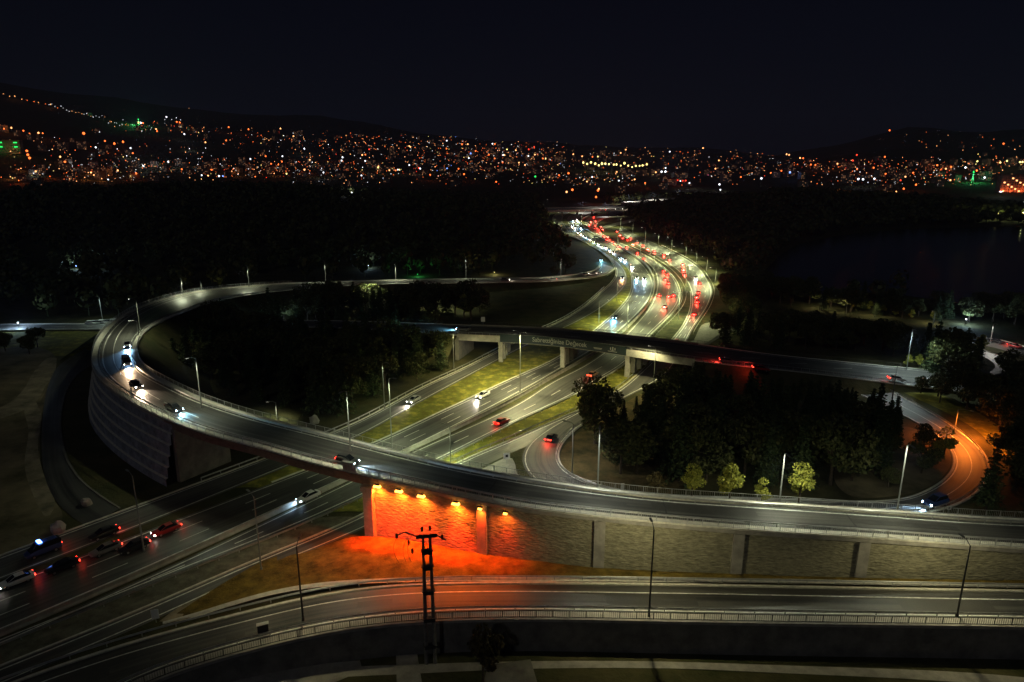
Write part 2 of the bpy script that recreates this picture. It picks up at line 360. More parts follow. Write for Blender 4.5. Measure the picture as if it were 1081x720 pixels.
# ---------------------------------------------------------------- terrain
def sstep(a, b, x):
    t = min(1, max(0, (x - a) / (b - a))); return t * t * (3 - 2 * t)
corr = [(p.x, p.y) for p in road_b.l[::12]] + [(p.x, p.y) for p in loop.l[::12]] + [(110, 530), (115, 650)]
HT = [(-1.0, 400), (-.75, 424), (-.47, 300), (-.2, 240), (0, 160), (.2, 110), (.38, 90), (.55, 205), (.8, 180), (1.2, 180)]
def interp(tab, x):
    if x <= tab[0][0]: return tab[0][1]
    for (a, b), (c, d) in zip(tab, tab[1:]):
        if x <= c: return b + (d - b) * (x - a) / (c - a)
    return tab[-1][1]
ne = sorted([(p.x, p.y) for p in near_edge if p.x > -60])
def terrain(x, y):
    z = -.06
    if y < 110 and x > -60:
        s = interp(ne, x) - y            # positive south of the near road
        z += -3.0 * sstep(-2.5, -.6, s)
        return z
    if y > 180:
        dm = min(math.hypot(x - a, y - b) for a, b in corr)
        f = sstep(55, 190, dm)
        z += f * (24 * math.exp(-((x + 380) / 240) ** 2 - ((y - 850) / 260) ** 2) + 17 * sstep(690, 770, y) * math.exp(-((x - 340) / 170) ** 2 - ((y - 900) / 110) ** 2))
        z += f * 1.5 * noise.noise(Vector((x / 60, y / 60, 0))) * (1 if x < 150 else 0)
        z = max(z, -.06) if x > 200 else z
    d = math.hypot(x, y)
    if d > 1150:
        az = x / max(1, y); h = interp(HT, az)
        t = (d - 1150) / 2850
        rid = noise.fractal(Vector((x / 700, y / 700, 3)), 1, 2, 4) * 45 * min(1, t * 1.6)
        z += h * (max(0, min(t, 1.35)) ** 1.25) * (1 - .35 * sstep(1.0, 1.35, t)) + max(-8 * t, rid)
    return z
xs = sorted(set([-9000, -6000, -4500] + list(range(-3600, -700, 110)) + list(range(-700, -160, 30)) + list(range(-160, -72, 8)) + [q * 2.0 for q in range(-36, 66)] + list(range(132, 320, 12)) + list(range(320, 900, 40)) + list(range(900, 4200, 120)) + [5000, 7000, 9000]))
ys = sorted(set([-400, -200, -60, 0, 30] + [q * 1.0 for q in range(50, 100)] + list(range(100, 180, 6)) + list(range(180, 1150, 22)) + list(range(1150, 4600, 90)) + [5200, 6500, 9000, 12000]))
mb = MB(); mb.strip([[Vector((x, y, terrain(x, y))) for x in xs] for y in ys])
tag(mb.build('ground', 'ground', smoothed=True), kind='structure')
# ground inside the roads: mown grass strips between carriageways
def verge(name, a, b, z=-.02, mat='grass'):
    n = max(len(a), len(b)); a = resample(a, n); b = resample(b, n)
    d = Vector((0, 0, z))
    return ribbon(name, [[p + d for p in a], [p.lerp(q, .5) + d + Vector((0, 0, .12 if (p - q).length > 4 else 0)) for p, q in zip(a, b)], [q + d for q in b]], mat)
def clip(ps, y0, y1): return [p for p in ps if y0 <= p.y <= y1]
verge('grass', clip(ramp_left.r, 118, 560), clip(road_a.l, 118, 560))
verge('grass', clip(road_b.r, 108, 212), clip(road_c.l, 108, 212)); verge('worn_verge', clip(road_b.r, 212, 520), clip(road_c.l, 212, 520), mat='dirt_dark'); verge('worn_verge', clip(road_b.r, 40, 108.5), clip(road_c.l, 40, 108.5), mat='gravel_grey')
# mown bank right of the entry curve and the pale traffic island between ramp and curve
def patch(name, pts, mat, z=0.0, kind='structure', thick=0.0, **kw):
    c = poly(pts, z); cl = catmull(c + [c[0]], 1.5)[:-1] if len(pts) > 5 else c
    me = bpy.data.meshes.new(name); bm = bmesh.new()
    vs = [bm.verts.new(p) for p in cl]; f = bm.faces.new(vs)
    bmesh.ops.triangulate(bm, faces=[f])
    if thick:
        r = bmesh.ops.extrude_face_region(bm, geom=bm.faces[:]); bmesh.ops.translate(bm, vec=(0, 0, -thick), verts=[q for q in r['geom'] if isinstance(q, bmesh.types.BMVert)])
    bmesh.ops.recalc_face_normals(bm, faces=bm.faces); bm.to_mesh(me); bm.free()
    me.materials.append(MATS[mat]); o = link(name, me)
    if kind: o['kind'] = kind
    return tag(o, **kw)
patch('dirt_lot', [(-40, 372), (30, 366), (58, 376), (52, 405), (44, 440), (42, 480), (48, 515), (66, 545), (40, 580), (-60, 610), (-80, 480)], 'dirt', .0)
patch('grass', [(600, 500), (592, 486), (594, 474), (610, 457), (640, 437), (690, 411), (720, 420), (740, 470), (720, 518), (660, 516), (630, 512)], 'bank_soil', -.03)
patch('grass', [(900, 400), (931, 405), (968, 421), (1000, 436), (1032, 455), (1060, 482), (1075, 470), (1040, 440), (990, 415), (940, 398)], 'grass', -.02)
patch('grass', [(-26, 349), (100, 350), (120, 352), (112, 372), (60, 376), (-30, 372)], 'grass', -.03)
patch('grass', [(1002, 470), (1004, 488), (998, 500), (985, 511), (955, 522), (900, 524), (880, 500), (900, 470), (950, 450), (985, 462)], 'dirt', -.02)
patch('traffic_island', [(503, 498), (535, 483), (543, 488), (546, 500), (556, 512), (500, 520)], 'concrete', .1, thick=.3)
patch('traffic_island', [(733, 358), (741, 343), (752, 341), (762, 346), (760, 352), (745, 362), (735, 365)], 'concrete', .1, thick=.3)
patch('gravel_verge', [(700, 360), (718, 342), (726, 326), (727, 318), (722, 330), (705, 349), (692, 360)], 'concrete_dark', .015)
patch('sand_track', [(60, 378), (58, 392), (48, 408), (38, 424), (18, 436), (-20, 447), (-30, 440), (5, 428), (24, 412), (36, 392), (50, 378)], 'sand', .012)
patch('sand_track', [(38, 424), (44, 440), (40, 470), (46, 500), (58, 530), (48, 545), (34, 520), (26, 490), (30, 455), (26, 432)], 'sand', .014)
patch('sand_nose', [(168, 656), (190, 640), (225, 622), (268, 606), (300, 594), (312, 596), (280, 612), (245, 630), (215, 645), (190, 656)], 'sand', .03)
patch('lake', [(790, 303), (835, 262), (880, 250), (940, 243), (1030, 240), (1300, 238), (1500, 300), (1300, 332), (1081, 331), (1000, 318), (920, 309), (850, 311)], 'water', .02)
# mound between the rubble wall and the near road
wall_foot = catmull(poly([V((-38, 95, -.03)), (330, 580, -.03), (362, 569, .1), (385, 566, .3), (430, 570, .9), (500, 583, 1.4), (560, 591, 1.5), (640, 600, 1.5), (811, 607, 1.5), (940, 611, 1.5), (1081, 613, 1.5), V((110, 86, 1.5)), V((165, 82.5, 1.5))]), 1.5)
ch_top = catmull(poly([(172, 657, -.03), (205, 648, .1), (240, 637, .5), (290, 623.5, 1.0), (340, 615.5, 1.4), (400, 611.5, 1.55), (480, 609.5, 1.6), (600, 610, 1.6), (700, 610.5, 1.6), (811, 611.5, 1.6), (1081, 616.5, 1.6), V((110, 84.6, 1.6)), V((165, 81.5, 1.6))]), 1.5)
N = 140; a = resample(wall_foot, N); b_ = resample(ch_top, N)
rows = [[p.lerp(q, t) + Vector((0, 0, math.sin(t * math.pi) * .25 + .12 * noise.noise(p.lerp(q, t) * .6))) for p, q in zip(a, b_)] for t in [k / 8 for k in range(9)]]
ribbon('grass_bank', rows, 'dry_grass')
ch_bot = [p + side(ch_top, i)[0] * -1.0 - Vector((0, 0, .05)) for i, p in enumerate(ch_top)]
ch = resample(ch_top, N); cb = resample(ch_bot, N)
ribbon('drain_channel', [[p + Vector((0, 0, .12)) for p in ch], [p.lerp(q, .3) + Vector((0, 0, .1)) for p, q in zip(ch, cb)], [p.lerp(q, .5) - Vector((0, 0, .12)) for p, q in zip(ch, cb)], [q + Vector((0, 0, .12)) for q in cb]], 'kerb_paint')
# fill under the near road up to its level
ribbon('road_fill', [[p - Vector((0, 0, .25)) for p in offset(near.l, 1.6)], [p - Vector((0, 0, .03)) for p in offset(near.l, .6)], [p - Vector((0, 0, .03)) for p in near.l]], 'ground')
# ---------------------------------------------------------------- road surfaces and paint
def surface(name, rd, mat='asphalt', z=.02, cuts=4):
    return ribbon(name, [rd.at_frac(k / cuts, z) for k in range(cuts + 1)], mat)
surface('road', ramp_left, 'asphalt_old'); surface('motorway', road_a); surface('motorway', road_b)
surface('road', road_c, z=.024); surface('road', curve, 'asphalt_old', z=.028); surface('road', service, z=.0)
surface('near_road', near, 'asphalt'); surface('loop_road', loop, 'asphalt', z=.02); surface('overpass_road', over, 'asphalt_old', z=.02)
lm = MB(); zz = .034
for rd, spec in ((ramp_left, [('l', .6), ('r', .6)]), (road_a, [('l', .7), ('r', .6)]), (road_b, [('l', .6), ('r', .8)]), (road_c, [('l', .5), ('r', .6)]), (near, [('l', 1.6), ('r', .8)]), (loop, [('l', 2.3), ('r', 1.9)]), (over, [('l', 1.4), ('r', 1.4)]), (curve, [('l', .8), ('r', .6)])):
    for s_, d in spec:
        c = rd.from_left(d, zz) if s_ == 'l' else rd.from_right(d, zz)
        if rd is road_c: c = [p for p in c if not (s_ == 'r' and 125 < p.y < 160)]
        wd = .22 if rd is not near else .2
        if rd is road_c and s_ == 'r':
            c1 = [p for p in c if p.y <= 125]; c2 = [p for p in c if p.y >= 160]
            marking('', c1, wd, lm); marking('', c2, wd, lm)
        else: marking('', c, wd, lm)
for rd, fs in ((road_a, (.36, .67)), (road_b, (.52,)), (over, (.5,))):
    for f in fs: marking('', rd.at_frac(f, zz), .18, lm, dash=(5, 8))
for f in (.33, .68): marking('', [p for p in road_c.at_frac(f, zz) if p.y > 230], .18, lm, dash=(5, 8))
marking('', [p for p in curve.at_frac(.5, zz) if p.x > 60 and p.y < 165], .14, lm)
marking('', loop.from_left(5.6, zz), .16, lm, dash=(400, 1)) if False else None
far_l = [p for p in loop.from_left(4.6, zz) if p.x < -60]
marking('', far_l, .16, lm)
tag(lm.build('road_markings', 'line_paint'), kind='structure')
for rd, nm in ((near, 'kerb'),):
    kerb(nm, offset(near.l, .35), .45, .16)
kerb('kerb', offset(ramp_left.l, .3)); kerb('kerb', clip(offset(road_a.l, .3), 120, 500)); kerb('kerb', clip(offset(road_b.r, -.3), 60, 520))
kerb('kerb', clip(offset(road_c.l, .3), 60, 320)); kerb('kerb', offset(curve.l, .3)); kerb('kerb', offset(curve.r, -.3)[:70])
kerb('kerb', offset(service.r, -.3), mat='concrete_dark'); kerb('kerb', offset(over.l, .1)); kerb('kerb', offset(over.r, -.1))
# patched asphalt and bridge joints
def repair(rd, f, i0, n_, w_, mat_mb):
    c = rd.at_frac(f, .028)[i0:i0 + n_]
    if len(c) > 1: mat_mb.strip([offset(c, w_ / 2), offset(c, -w_ / 2)])
pm_ = MB(); random.seed(3)
for rd, lo_, hi_, k_ in ((near, 8, near.n - 20, 12), (loop, 25, 150, 14), (road_a, 4, 90, 9), (road_b, 4, 90, 9), (over, 20, 80, 5)):
    for _ in range(k_): repair(rd, random.uniform(.3, .72), random.randint(lo_, hi_), random.choice([2, 3, 4, 6, 9]), random.choice([.5, 1.2, 2.2, 2.8]), pm_)
tag(pm_.build('asphalt_patches', 'asphalt_new'), kind='structure')
jm = MB()
for rd, idxs in ((loop, (60, 74, 88, 102)), (over, (34, 46, 58, 70))):
    for i in idxs:
        if i < rd.n - 1:
            a, q = rd.l[i], rd.r[i]; _, t_ = side(rd.l, i); u = Vector((0, 0, .031)); t_ = t_ * .12
            jm.add([a + u - t_, a + u + t_, q + u + t_, q + u - t_], [(0, 1, 2, 3)])
tag(jm.build('expansion_joints', 'dark_steel'), kind='structure')
# side road beside the far right carriageway
ribbon('side_road', [track([(712, 372), (730, 360), (748, 351), (770, 343)], .0), track([(730, 377), (745, 366), (765, 353), (782, 347)], .0)], 'asphalt')
# roundabout bend at the far right edge
ra = Road([(1028, 356), (1045, 356), (1062, 360), (1090, 369)], [(1020, 362), (1040, 364), (1060, 369), (1090, 379)], z=.02)
surface('road', ra); kerb('kerb', offset(ra.l, .3))
rb = Road([(1028, 366), (1050, 373), (1068, 382), (1074, 388), (1068, 393), (1050, 396)], [(1024, 371), (1042, 378), (1052, 384), (1053, 388), (1050, 391), (1044, 393)], z=.03)
surface('road', rb); kerb('kerb', rb.l, .25)
# footpath at the bottom
ribbon('footpath', [track([(100, 752), (230, 718), (330, 705), (420, 702), (540, 698), (700, 698), (811, 702), (1081, 714), V((90, 66, -3.0))], -3.0), track([(110, 770), (240, 728), (340, 715), (430, 712), (540, 706), (700, 705), (811, 710), (1081, 726), V((92, 62.5, -3.0))], -3.0)], 'concrete')
patch('paving', [(283, 706), (380, 697), (383, 708), (330, 730), (290, 735)], 'concrete', -2.98)
patch('paving', [(418, 688), (440, 688), (447, 730), (419, 730)], 'concrete', -2.98)
patch('paving', [(515, 702), (560, 696), (570, 730), (508, 730)], 'concrete_dark', -2.97)
# ---------------------------------------------------------------- loop viaduct and its retaining walls
def nearest(ps, p): return min(range(len(ps)), key=lambda i: (ps[i].xy - p.xy).length)
W1 = nearest(loop.l, at(384, 505, 10.7)); W2 = nearest(loop.l, at(179, 447, 12.5)); W3 = nearest(loop.l, at(116, 343, 12.3)); LN = loop.n
def skirt(name, line, drop, mat, parent=None, out=.0, batter=0.0, foot=-.3, steps=1, kind=None):
    rows = []
    for k in range(steps + 1):
        t = k / steps
        rows.append([p + side(line, i)[0] * (out + batter * t) + Vector((0, 0, 0)) + Vector((0, 0, (-drop) * (1 - t) - (p.z - foot) * t)) for i, p in enumerate(line)])
    mb = MB(); mb.strip(rows); o = mb.build(name, mat, parent)
    if kind: o['kind'] = kind
    return o
def hump(name, line, inner, profile, mat, parent=None):
    """extruded profile [(d, dz)...] along a line; d measured to the left"""
    mb = MB(); mb.strip([offset(line, d, dz) for d, dz in profile]); return mb.build(name, mat, parent)
via = empty('viaduct', (-50, 115, 0), label='curved road viaduct carrying the loop over the motorway between two retaining walls', cat='bridge')
def keep(o, root):
    o.parent = root; o.matrix_parent_inverse = Matrix.Translation(-Vector(root.location)); return o
SEG = slice(max(0, W1 - 1), W2 + 2)
L_, R_ = loop.l[SEG], loop.r[SEG]
# deck slab with girders below
keep(hump('slab', L_, R_, [(.05, .0), (.25, .0), (.25, -.45), (.1, -.5), (-.3, -.55), (-.3, -1.7), (-.9, -1.7)], 'brown_concrete'), via)
keep(hump('slab', R_, L_, [(-.05, .0), (-.25, .0), (-.25, -.45), (-.1, -.5), (.3, -.55), (.3, -1.7), (.9, -1.7)], 'brown_concrete'), via)
mb = MB(); mb.strip([[p - Vector((0, 0, .55)) for p in L_], [p - Vector((0, 0, .55)) for p in R_]])
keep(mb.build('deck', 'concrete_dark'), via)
for f in (.25, .5, .75):
    c = [a.lerp(q, f) for a, q in zip(L_, R_)]
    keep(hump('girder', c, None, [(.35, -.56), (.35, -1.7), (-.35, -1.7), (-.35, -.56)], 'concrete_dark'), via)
def wall_end(i, name, root, mat, thick=1.0):
    a, q = loop.l[i], loop.r[i]; c = (a + q) / 2; d = q - a; ang = math.atan2(d.y, d.x)
    mb = MB(); mb.box((c.x, c.y, (a.z - 1.7 - .3) / 2), (d.length - .1, thick, a.z - 1.7 + .3), ang); return keep(mb.build(name, mat), root)
wall_end(W1, 'abutment', via, 'brown_concrete'); wall_end(W2, 'abutment', via, 'concrete_dark')
a = loop.l[W1]; _, t_ = side(loop.l, W1); ang = math.atan2(t_.y, t_.x)
mb = MB(); mb.box((a.x, a.y, (a.z - 1.9) / 2), (1.7, 1.5, a.z - 1.9), ang); mb.box((a.x, a.y, a.z - 1.95), (2.3, 1.9, .9), ang); keep(mb.build('pier', 'concrete'), via)
# rubble faced wall
rw = empty('retaining_wall', tuple(loop.l[W1].xy) + (0,), label='long rubble faced retaining wall under the loop road, lit orange at its left end', cat='wall')
line = loop.l[:W1 + 1]
RWZ = -.2
mb = MB(); rows = []
for k in range(13):
    t = k / 12
    rows.append([p + side(line, i)[0] * (-.25 + .0 * t) + Vector((0, 0, -.5 * (1 - t) - (p.z - RWZ) * t)) for i, p in enumerate(line)])
mb.strip(rows); keep(mb.build('facing', 'rubble'), rw)
keep(skirt('back_wall', loop.r[:W1 + 1], 0, 'concrete_dark', out=.02), rw)
keep(hump('coping', line, None, [(-.3, .02), (.22, .02), (.22, -.5), (-.28, -.55)], 'concrete'), rw)
for i_, (px, py) in enumerate([(505, 530), (641, 547), (788, 560), (937, 571)]):
    q = nearest(line, at(px, py, 10)); p = line[q]; nl, t_ = side(line, q)
    mb = MB(); c = p + nl * .02; mb.box((c.x, c.y, (p.z - .6) / 2), (1.6, .36, p.z - .6), math.atan2(t_.y, t_.x)); keep(mb.build('pilaster', 'concrete'), rw)
p = line[nearest(line, V((95, 86, 6)))]; mb = MB(); mb.box((p.x, p.y, (p.z - .6) / 2), (1.5, .7, p.z - .6)); keep(mb.build('pilaster', 'concrete'), rw)
# ribbed wall round the left bend
lw = empty('retaining_wall', tuple(loop.l[W2].xy) + (0,), label='tall curved retaining wall with stepped horizontal ribs at the left bend of the loop', cat='wall')
line = loop.l[W2:W3 + 6]; prof = []
H_ = 12.6; nb = 6
for k in range(nb):
    z0 = -.5 - k * (H_ / nb); off = -.15 + .5 * k
    prof += [(off, z0), (off + .06, z0 - H_ / nb + .12), (off + .5, z0 - H_ / nb)]
mb = MB(); mb.strip([[Vector((q.x, q.y, max(q.z, -.3))) for q in offset(line, d, dz)] for d, dz in prof]); nseg = len(line) - 1; mb.m = [1 if (q_ // nseg) % 3 == 1 else 0 for q_ in range(len(mb.f))]; keep(mb.build('facing', ['wall_blue', 'kerb_paint']), lw)  # ledge tops get a paler material, imitating light falling on them
keep(hump('coping', line, None, [(-.3, .02), (.22, .02), (.22, -.5), (-.28, -.55)], 'concrete'), lw)
# grass slopes of the embankment
def slope(line, sgn, k, name='embankment'):
    rows = [[p + side(line, i)[0] * (sgn * (p.z * k) * t) - Vector((0, 0, p.z * t + .03 + .1 * t)) for i, p in enumerate(line)] for t in (0, .33, .66, 1)]
    rows = [smooth(r, 6 + 10 * j) for j, r in enumerate(rows)]
    mb = MB(); mb.strip(rows); o = mb.build(name, 'ground', smoothed=True); o['kind'] = 'structure'; return o
slope(loop.r[W2:], -1, 1.3); slope(loop.r[:W1 - 2], -1, 1.05); slope(loop.l[W3 + 4:], 1, 1.5)
# edge footways of the loop
ribbon('footway', [offset(loop.l, .05, .02), offset(loop.l, .05, .24), loop.from_left(1.15, .24), loop.from_left(1.15, .02)], 'kerb_paint')
ribbon('footway', [offset(loop.r, -.05, .02), offset(loop.r, -.05, .24), loop.from_right(1.15, .24), loop.from_right(1.15, .02)], 'kerb_paint')
# near road walkway and its drop wall
ribbon('footway', [offset(near.r, .2, .02), offset(near.r, .2, .2), offset(near.r, -1.7, .2), offset(near.r, -1.7, -.1)], 'concrete')
nwl = [p for p in offset(near.r, -1.62) if p.x > -47]
nw = empty('retaining_wall', (0, 76, -3), label='dark retaining wall dropping from the walkway of the nearest road to the footpath', cat='wall')
mb = MB(); mb.strip([[p for p in nwl], [p + side(nwl, i)[0] * -.25 + Vector((0, 0, -p.z - 3.3)) for i, p in enumerate(nwl)]]); keep(mb.build('facing', 'concrete_dark'), nw)
mb = MB(); mb.strip([[p + side(nwl, i)[0] * d + Vector((0, 0, z)) for i, p in enumerate(nwl)] for d, z in ((.25, .21), (.25, .3), (-.15, .3), (-.15, -.1), (.0, -.1))]); keep(mb.build('coping', 'concrete'), nw)

# ---------------------------------------------------------------- railings and guard rails
pickm = None
def railing(line, label, h=1.1, spacing=2.2, base=.22, picket=.28, mat='steel', grp=None, cap=100):
    c = line[len(line) // 2]
    root = empty('railing', c, label=label, cat='railing', group=grp)
    Z = lambda z: Vector((0, 0, base + z))
    for hh in (h, .15):
        mb = MB(); mb.strip([[p + side(line, i)[0] * u + Z(hh + v) for i, p in enumerate(line)] for u, v in ((.035, -.03), (.035, .03), (-.035, .03), (-.035, -.03), (.035, -.03))]); keep(mb.build('rail', mat), root)
    pts = walk(line, spacing)
    mb = MB(); mb.box((0, 0, h / 2), (.07, .07, h)); pm = mb.mesh('post', [mat])
    cx = sorted(pts, key=lambda q: (q[0] - Vector((0, 60, 60))).length)
    for p, a in cx[:cap]:
        o = link('post', pm, root); o.location = p - c + Vector((0, 0, base)); o.rotation_euler = (0, 0, a)
    if len(cx) > cap:
        mb = MB()
        for p, a in cx[cap:]: mb.box(p + Z(h / 2), (.07, .07, h), a)
        o = keep(mb.build('post', mat), root); o['kind'] = 'stuff'
    mb = MB()
    for p, a in walk(line, picket): mb.box(p + Z(h / 2 + .07), (.022, .022, h - .16), a)
    keep(mb.build('bars', mat), root)
    return root
railing([p for p in offset(loop.l, -.02) if p.y < 300], 'steel railing along the outer edge of the loop road')
railing([p for p in offset(loop.r, .02) if p.y < 250], 'steel railing along the inner edge of the loop road')
railing([p for p in offset(near.r, -1.35) if -46 < p.x < 120], 'dark steel railing on the walkway of the nearest road', mat='dark_steel', base=.2)
railing([p for p in offset(over.r, -.1) if -40 < p.x < 115], 'railing on the near side of the straight overpass', base=.1, picket=.5)
railing([p for p in offset(over.l, .1) if -40 < p.x < 115], 'railing on the far side of the straight overpass', base=.1, picket=.5, mat='dark_steel')
def guard(line, label, spacing=4.0, h=.72, mat='steel', cap=100, face=1):
    c = line[len(line) // 2]; root = empty('guard_rail', c, label=label, cat='guard rail')
    mb = MB(); mb.strip([[p + side(line, i)[0] * (u * face) + Vector((0, 0, v)) for i, p in enumerate(line)] for u, v in ((.0, h), (.08, h - .05), (.02, h - .15), (.08, h - .25), (0, h - .3), (-.02, h - .3), (-.02, h), (0, h))])
    keep(mb.build('beam', mat), root)
    mb = MB(); mb.box((0, 0, h / 2 - .02), (.12, .1, h)); pm = mb.mesh('post', [mat])
    pts = sorted(walk(line, spacing), key=lambda q: (q[0] - Vector((0, 60, 60))).length)
    for p, a in pts[:cap]:
        o = link('post', pm, root); o.location = p - c; o.rotation_euler = (0, 0, a)
    return root
guard(clip(offset(ramp_left.l, .9), 120, 330), 'guard rail on the verge left of the left slip road')
guard(clip(offset(road_b.r, -1.1), 60, 330), 'guard rail along the outer edge of the away carriageway', 3.2)
guard(clip(offset(road_c.l, 1.0), 118, 210), 'guard rail on the strip beside the merging lane, right of the loop viaduct')
guard(offset(loop.l, -1.6)[:LN - 4], 'low crash barrier between carriageway and outer footway of the loop')
guard([q + Vector((0, 0, .0)) for q in offset(loop.r, 1.5)[:LN - 4]], 'low crash barrier between carriageway and inner footway of the loop')
guard(offset(near.r, .55), 'crash barrier in front of the walkway on the nearest road')
guard(offset(near.l, 1.2), 'crash barrier on the mound side of the nearest road', face=-1)
guard(offset(curve.r, -.8)[:62], 'guard rail outside the orange lit bend')
guard(offset(curve.l, .8)[60:], 'guard rail inside the curve where the red-lit car drives')
guard(clip(offset(road_c.r, -1.0), 235, 500), 'guard rail along the right edge of the far motorway')
guard(clip(offset(road_b.r, -2.6), 215, 500), 'guard rail on the dark strip between the two right-hand carriageways beyond the overpass')
# concrete median barrier
med = [p.lerp(q, .5) for p, q in zip(resample(road_a.r, 400), resample(road_b.l, 400))]
med = smooth([p for p in med if p.y > 55], 20)
mb = MB(); mb.strip([offset(med, d, z) for d, z in ((.32, -.1), (.3, .12), (.12, .35), (.09, .85), (-.09, .85), (-.12, .35), (-.3, .12), (-.32, -.1))])
tag(mb.build('median_barrier', 'concrete'), 'low concrete barrier dividing the two main motorway carriageways', 'barrier')

# ---------------------------------------------------------------- straight overpass
ov = empty('overpass', (15, 200, 0), label='straight concrete overpass with a lettered banner crossing the motorway', cat='bridge')
i0 = nearest(over.r, at(484, 354, 8)); i1 = nearest(over.r, at(735, 381, 7.8)); SO = slice(i0, i1 + 1)
OL, OR = over.l[SO], over.r[SO]
keep(hump('parapet', OR, None, [(.35, .02), (.35, .5), (-.3, .5), (-.3, -1.5), (.1, -1.55)], 'concrete'), ov)
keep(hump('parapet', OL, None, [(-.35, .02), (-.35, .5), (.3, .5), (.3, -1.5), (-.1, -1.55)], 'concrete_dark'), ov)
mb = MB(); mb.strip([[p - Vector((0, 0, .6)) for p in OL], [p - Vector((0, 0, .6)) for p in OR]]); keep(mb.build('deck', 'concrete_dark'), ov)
for f in (.2, .4, .6, .8):
    keep(hump('girder', [a.lerp(q, f) for a, q in zip(OL, OR)], None, [(.4, -.6), (.4, -1.6), (-.4, -1.6), (-.4, -.6)], 'concrete'), ov)
def over_at(px, py):
    i = nearest(over.r, at(px, py, 8)); return over.l[i], over.r[i]
for px, py in ((526, 356), (592, 361), (666, 371)):
    l, r = over_at(px, py); d = (l - r); ang = math.atan2(d.y, d.x)
    mb = MB(); c = (l + r) / 2; mb.box((c.x, c.y, r.z - 2.1), (d.length - .6, 1.5, 1.0), ang); keep(mb.build('pier_cap', 'concrete'), ov)
    for f in (.07, .36, .64, .93):
        q = r.lerp(l, f); mb = MB(); mb.box((q.x, q.y, (r.z - 2.6) / 2), (1.2, 1.25, r.z - 2.6), ang); keep(mb.build('column', 'concrete'), ov)
for px, py in ((486, 354), (733, 381)):
    l, r = over_at(px, py); d = (l - r); ang = math.atan2(d.y, d.x); c = (l + r) / 2
    mb = MB(); mb.box((c.x, c.y, (r.z - .6) / 2), (d.length + 1, 1.2, r.z - .6), ang); keep(mb.build('abutment', 'concrete_dark'), ov)
for rng in (slice(0, i0 + 1), slice(i1, over.n)):
    for ln, sg in ((over.l[rng], 1), (over.r[rng], -1)):
        rows = [[p + side(ln, i)[0] * (sg * (.2 + max(0, p.z) * 1.4 * t)) - Vector((0, 0, (p.z + .2) * t)) for i, p in enumerate(ln)] for t in (0, .5, 1)]
        mb = MB(); mb.strip(rows); tag(mb.build('embankment', 'ground'), kind='structure')
# banner with its lettering, hung on the near parapet
i2 = nearest(over.r, at(531, 355, 8)); i3 = nearest(over.r, at(663, 370, 8))
bl = [p for p in over.r[i2:i3 + 1]]
p0, p1 = bl[0], bl[-1]
bn = empty('banner', p0, label='long dark teal banner with pale slogan hung on the overpass parapet', cat='banner')
keep(hump('cloth', bl, None, [(-.36, 1.15), (-.42, 1.15), (-.42, -1.35), (-.36, -1.35)], 'banner'), bn)
def text_mesh(name, body, size, pos, ang, root, mat='banner_print', tilt=R(90)):
    cu = bpy.data.curves.new(name, 'FONT'); cu.body = body; cu.size = size; cu.extrude = .015; cu.align_x = 'LEFT'; cu.offset = .012
    t = bpy.data.objects.new(name, cu); COL.objects.link(t)
    dg = bpy.context.evaluated_depsgraph_get(); dg.update()
    me = bpy.data.meshes.new_from_object(t.evaluated_get(dg)); bpy.data.objects.remove(t)
    me.materials.clear(); me.materials.append(MATS[mat])
    wdt = max(v.co.x for v in me.vertices)
    o = link(name, me); o.matrix_world = Matrix.Translation(pos) @ Matrix.Rotation(ang, 4, 'Z') @ Matrix.Rotation(tilt, 4, 'X'); keep(o, root); return o, wdt
def on_rail(s_, off, z):
    c = offset(bl, off); d = 0
    for a, q in zip(c, c[1:]):
        L = (q - a).length
        if d + L >= s_: return a.lerp(q, (s_ - d) / L) + Vector((0, 0, z)), math.atan2(q.y - a.y, q.x - a.x)
        d += L
    return c[-1] + Vector((0, 0, z)), math.atan2(c[-1].y - c[-2].y, c[-1].x - c[-2].x)
TL = length(bl); s0 = TL * .255; s1 = TL * .685
# set the slogan letter by letter so that it follows the parapet
slogan = 'Sabrettiğinize Değecek'
cu = bpy.data.curves.new('m', 'FONT'); cu.size = 1.95; t = bpy.data.objects.new('m', cu); COL.objects.link(t); dg = bpy.context.evaluated_depsgraph_get()
def twidth(s_):
    cu.body = s_; bpy.context.view_layer.update(); return t.dimensions.x
tot = twidth(slogan); adv = [twidth('|' + slogan[:k] + '|') - twidth('||') for k in range(len(slogan))]
bpy.data.objects.remove(t); sc = (s1 - s0) / tot
for k, chh in enumerate(slogan):
    if chh == ' ': continue
    pos, an = on_rail(s0 + adv[k] * sc, -.45, -.55); o, _ = text_mesh('letter', chh, 1.95, pos, an, bn)
    o.scale = (sc, 1, 1)
# small emblem block
for s_, wd, z, hh in ((.775, 2.6, -.35, .16), (.775, 2.3, -.62, .12), (.89, 2.8, -.75, .16), (.89, 1.0, -.45, .12), (.875, .3, .05, .7), (.892, .34, .12, .95), (.909, .3, .05, .7)):
    pos, an = on_rail(TL * s_, -.45, z); mb = MB(); mb.box(pos, (wd, .04, hh), an); keep(mb.build('emblem_mark', 'banner_print'), bn)
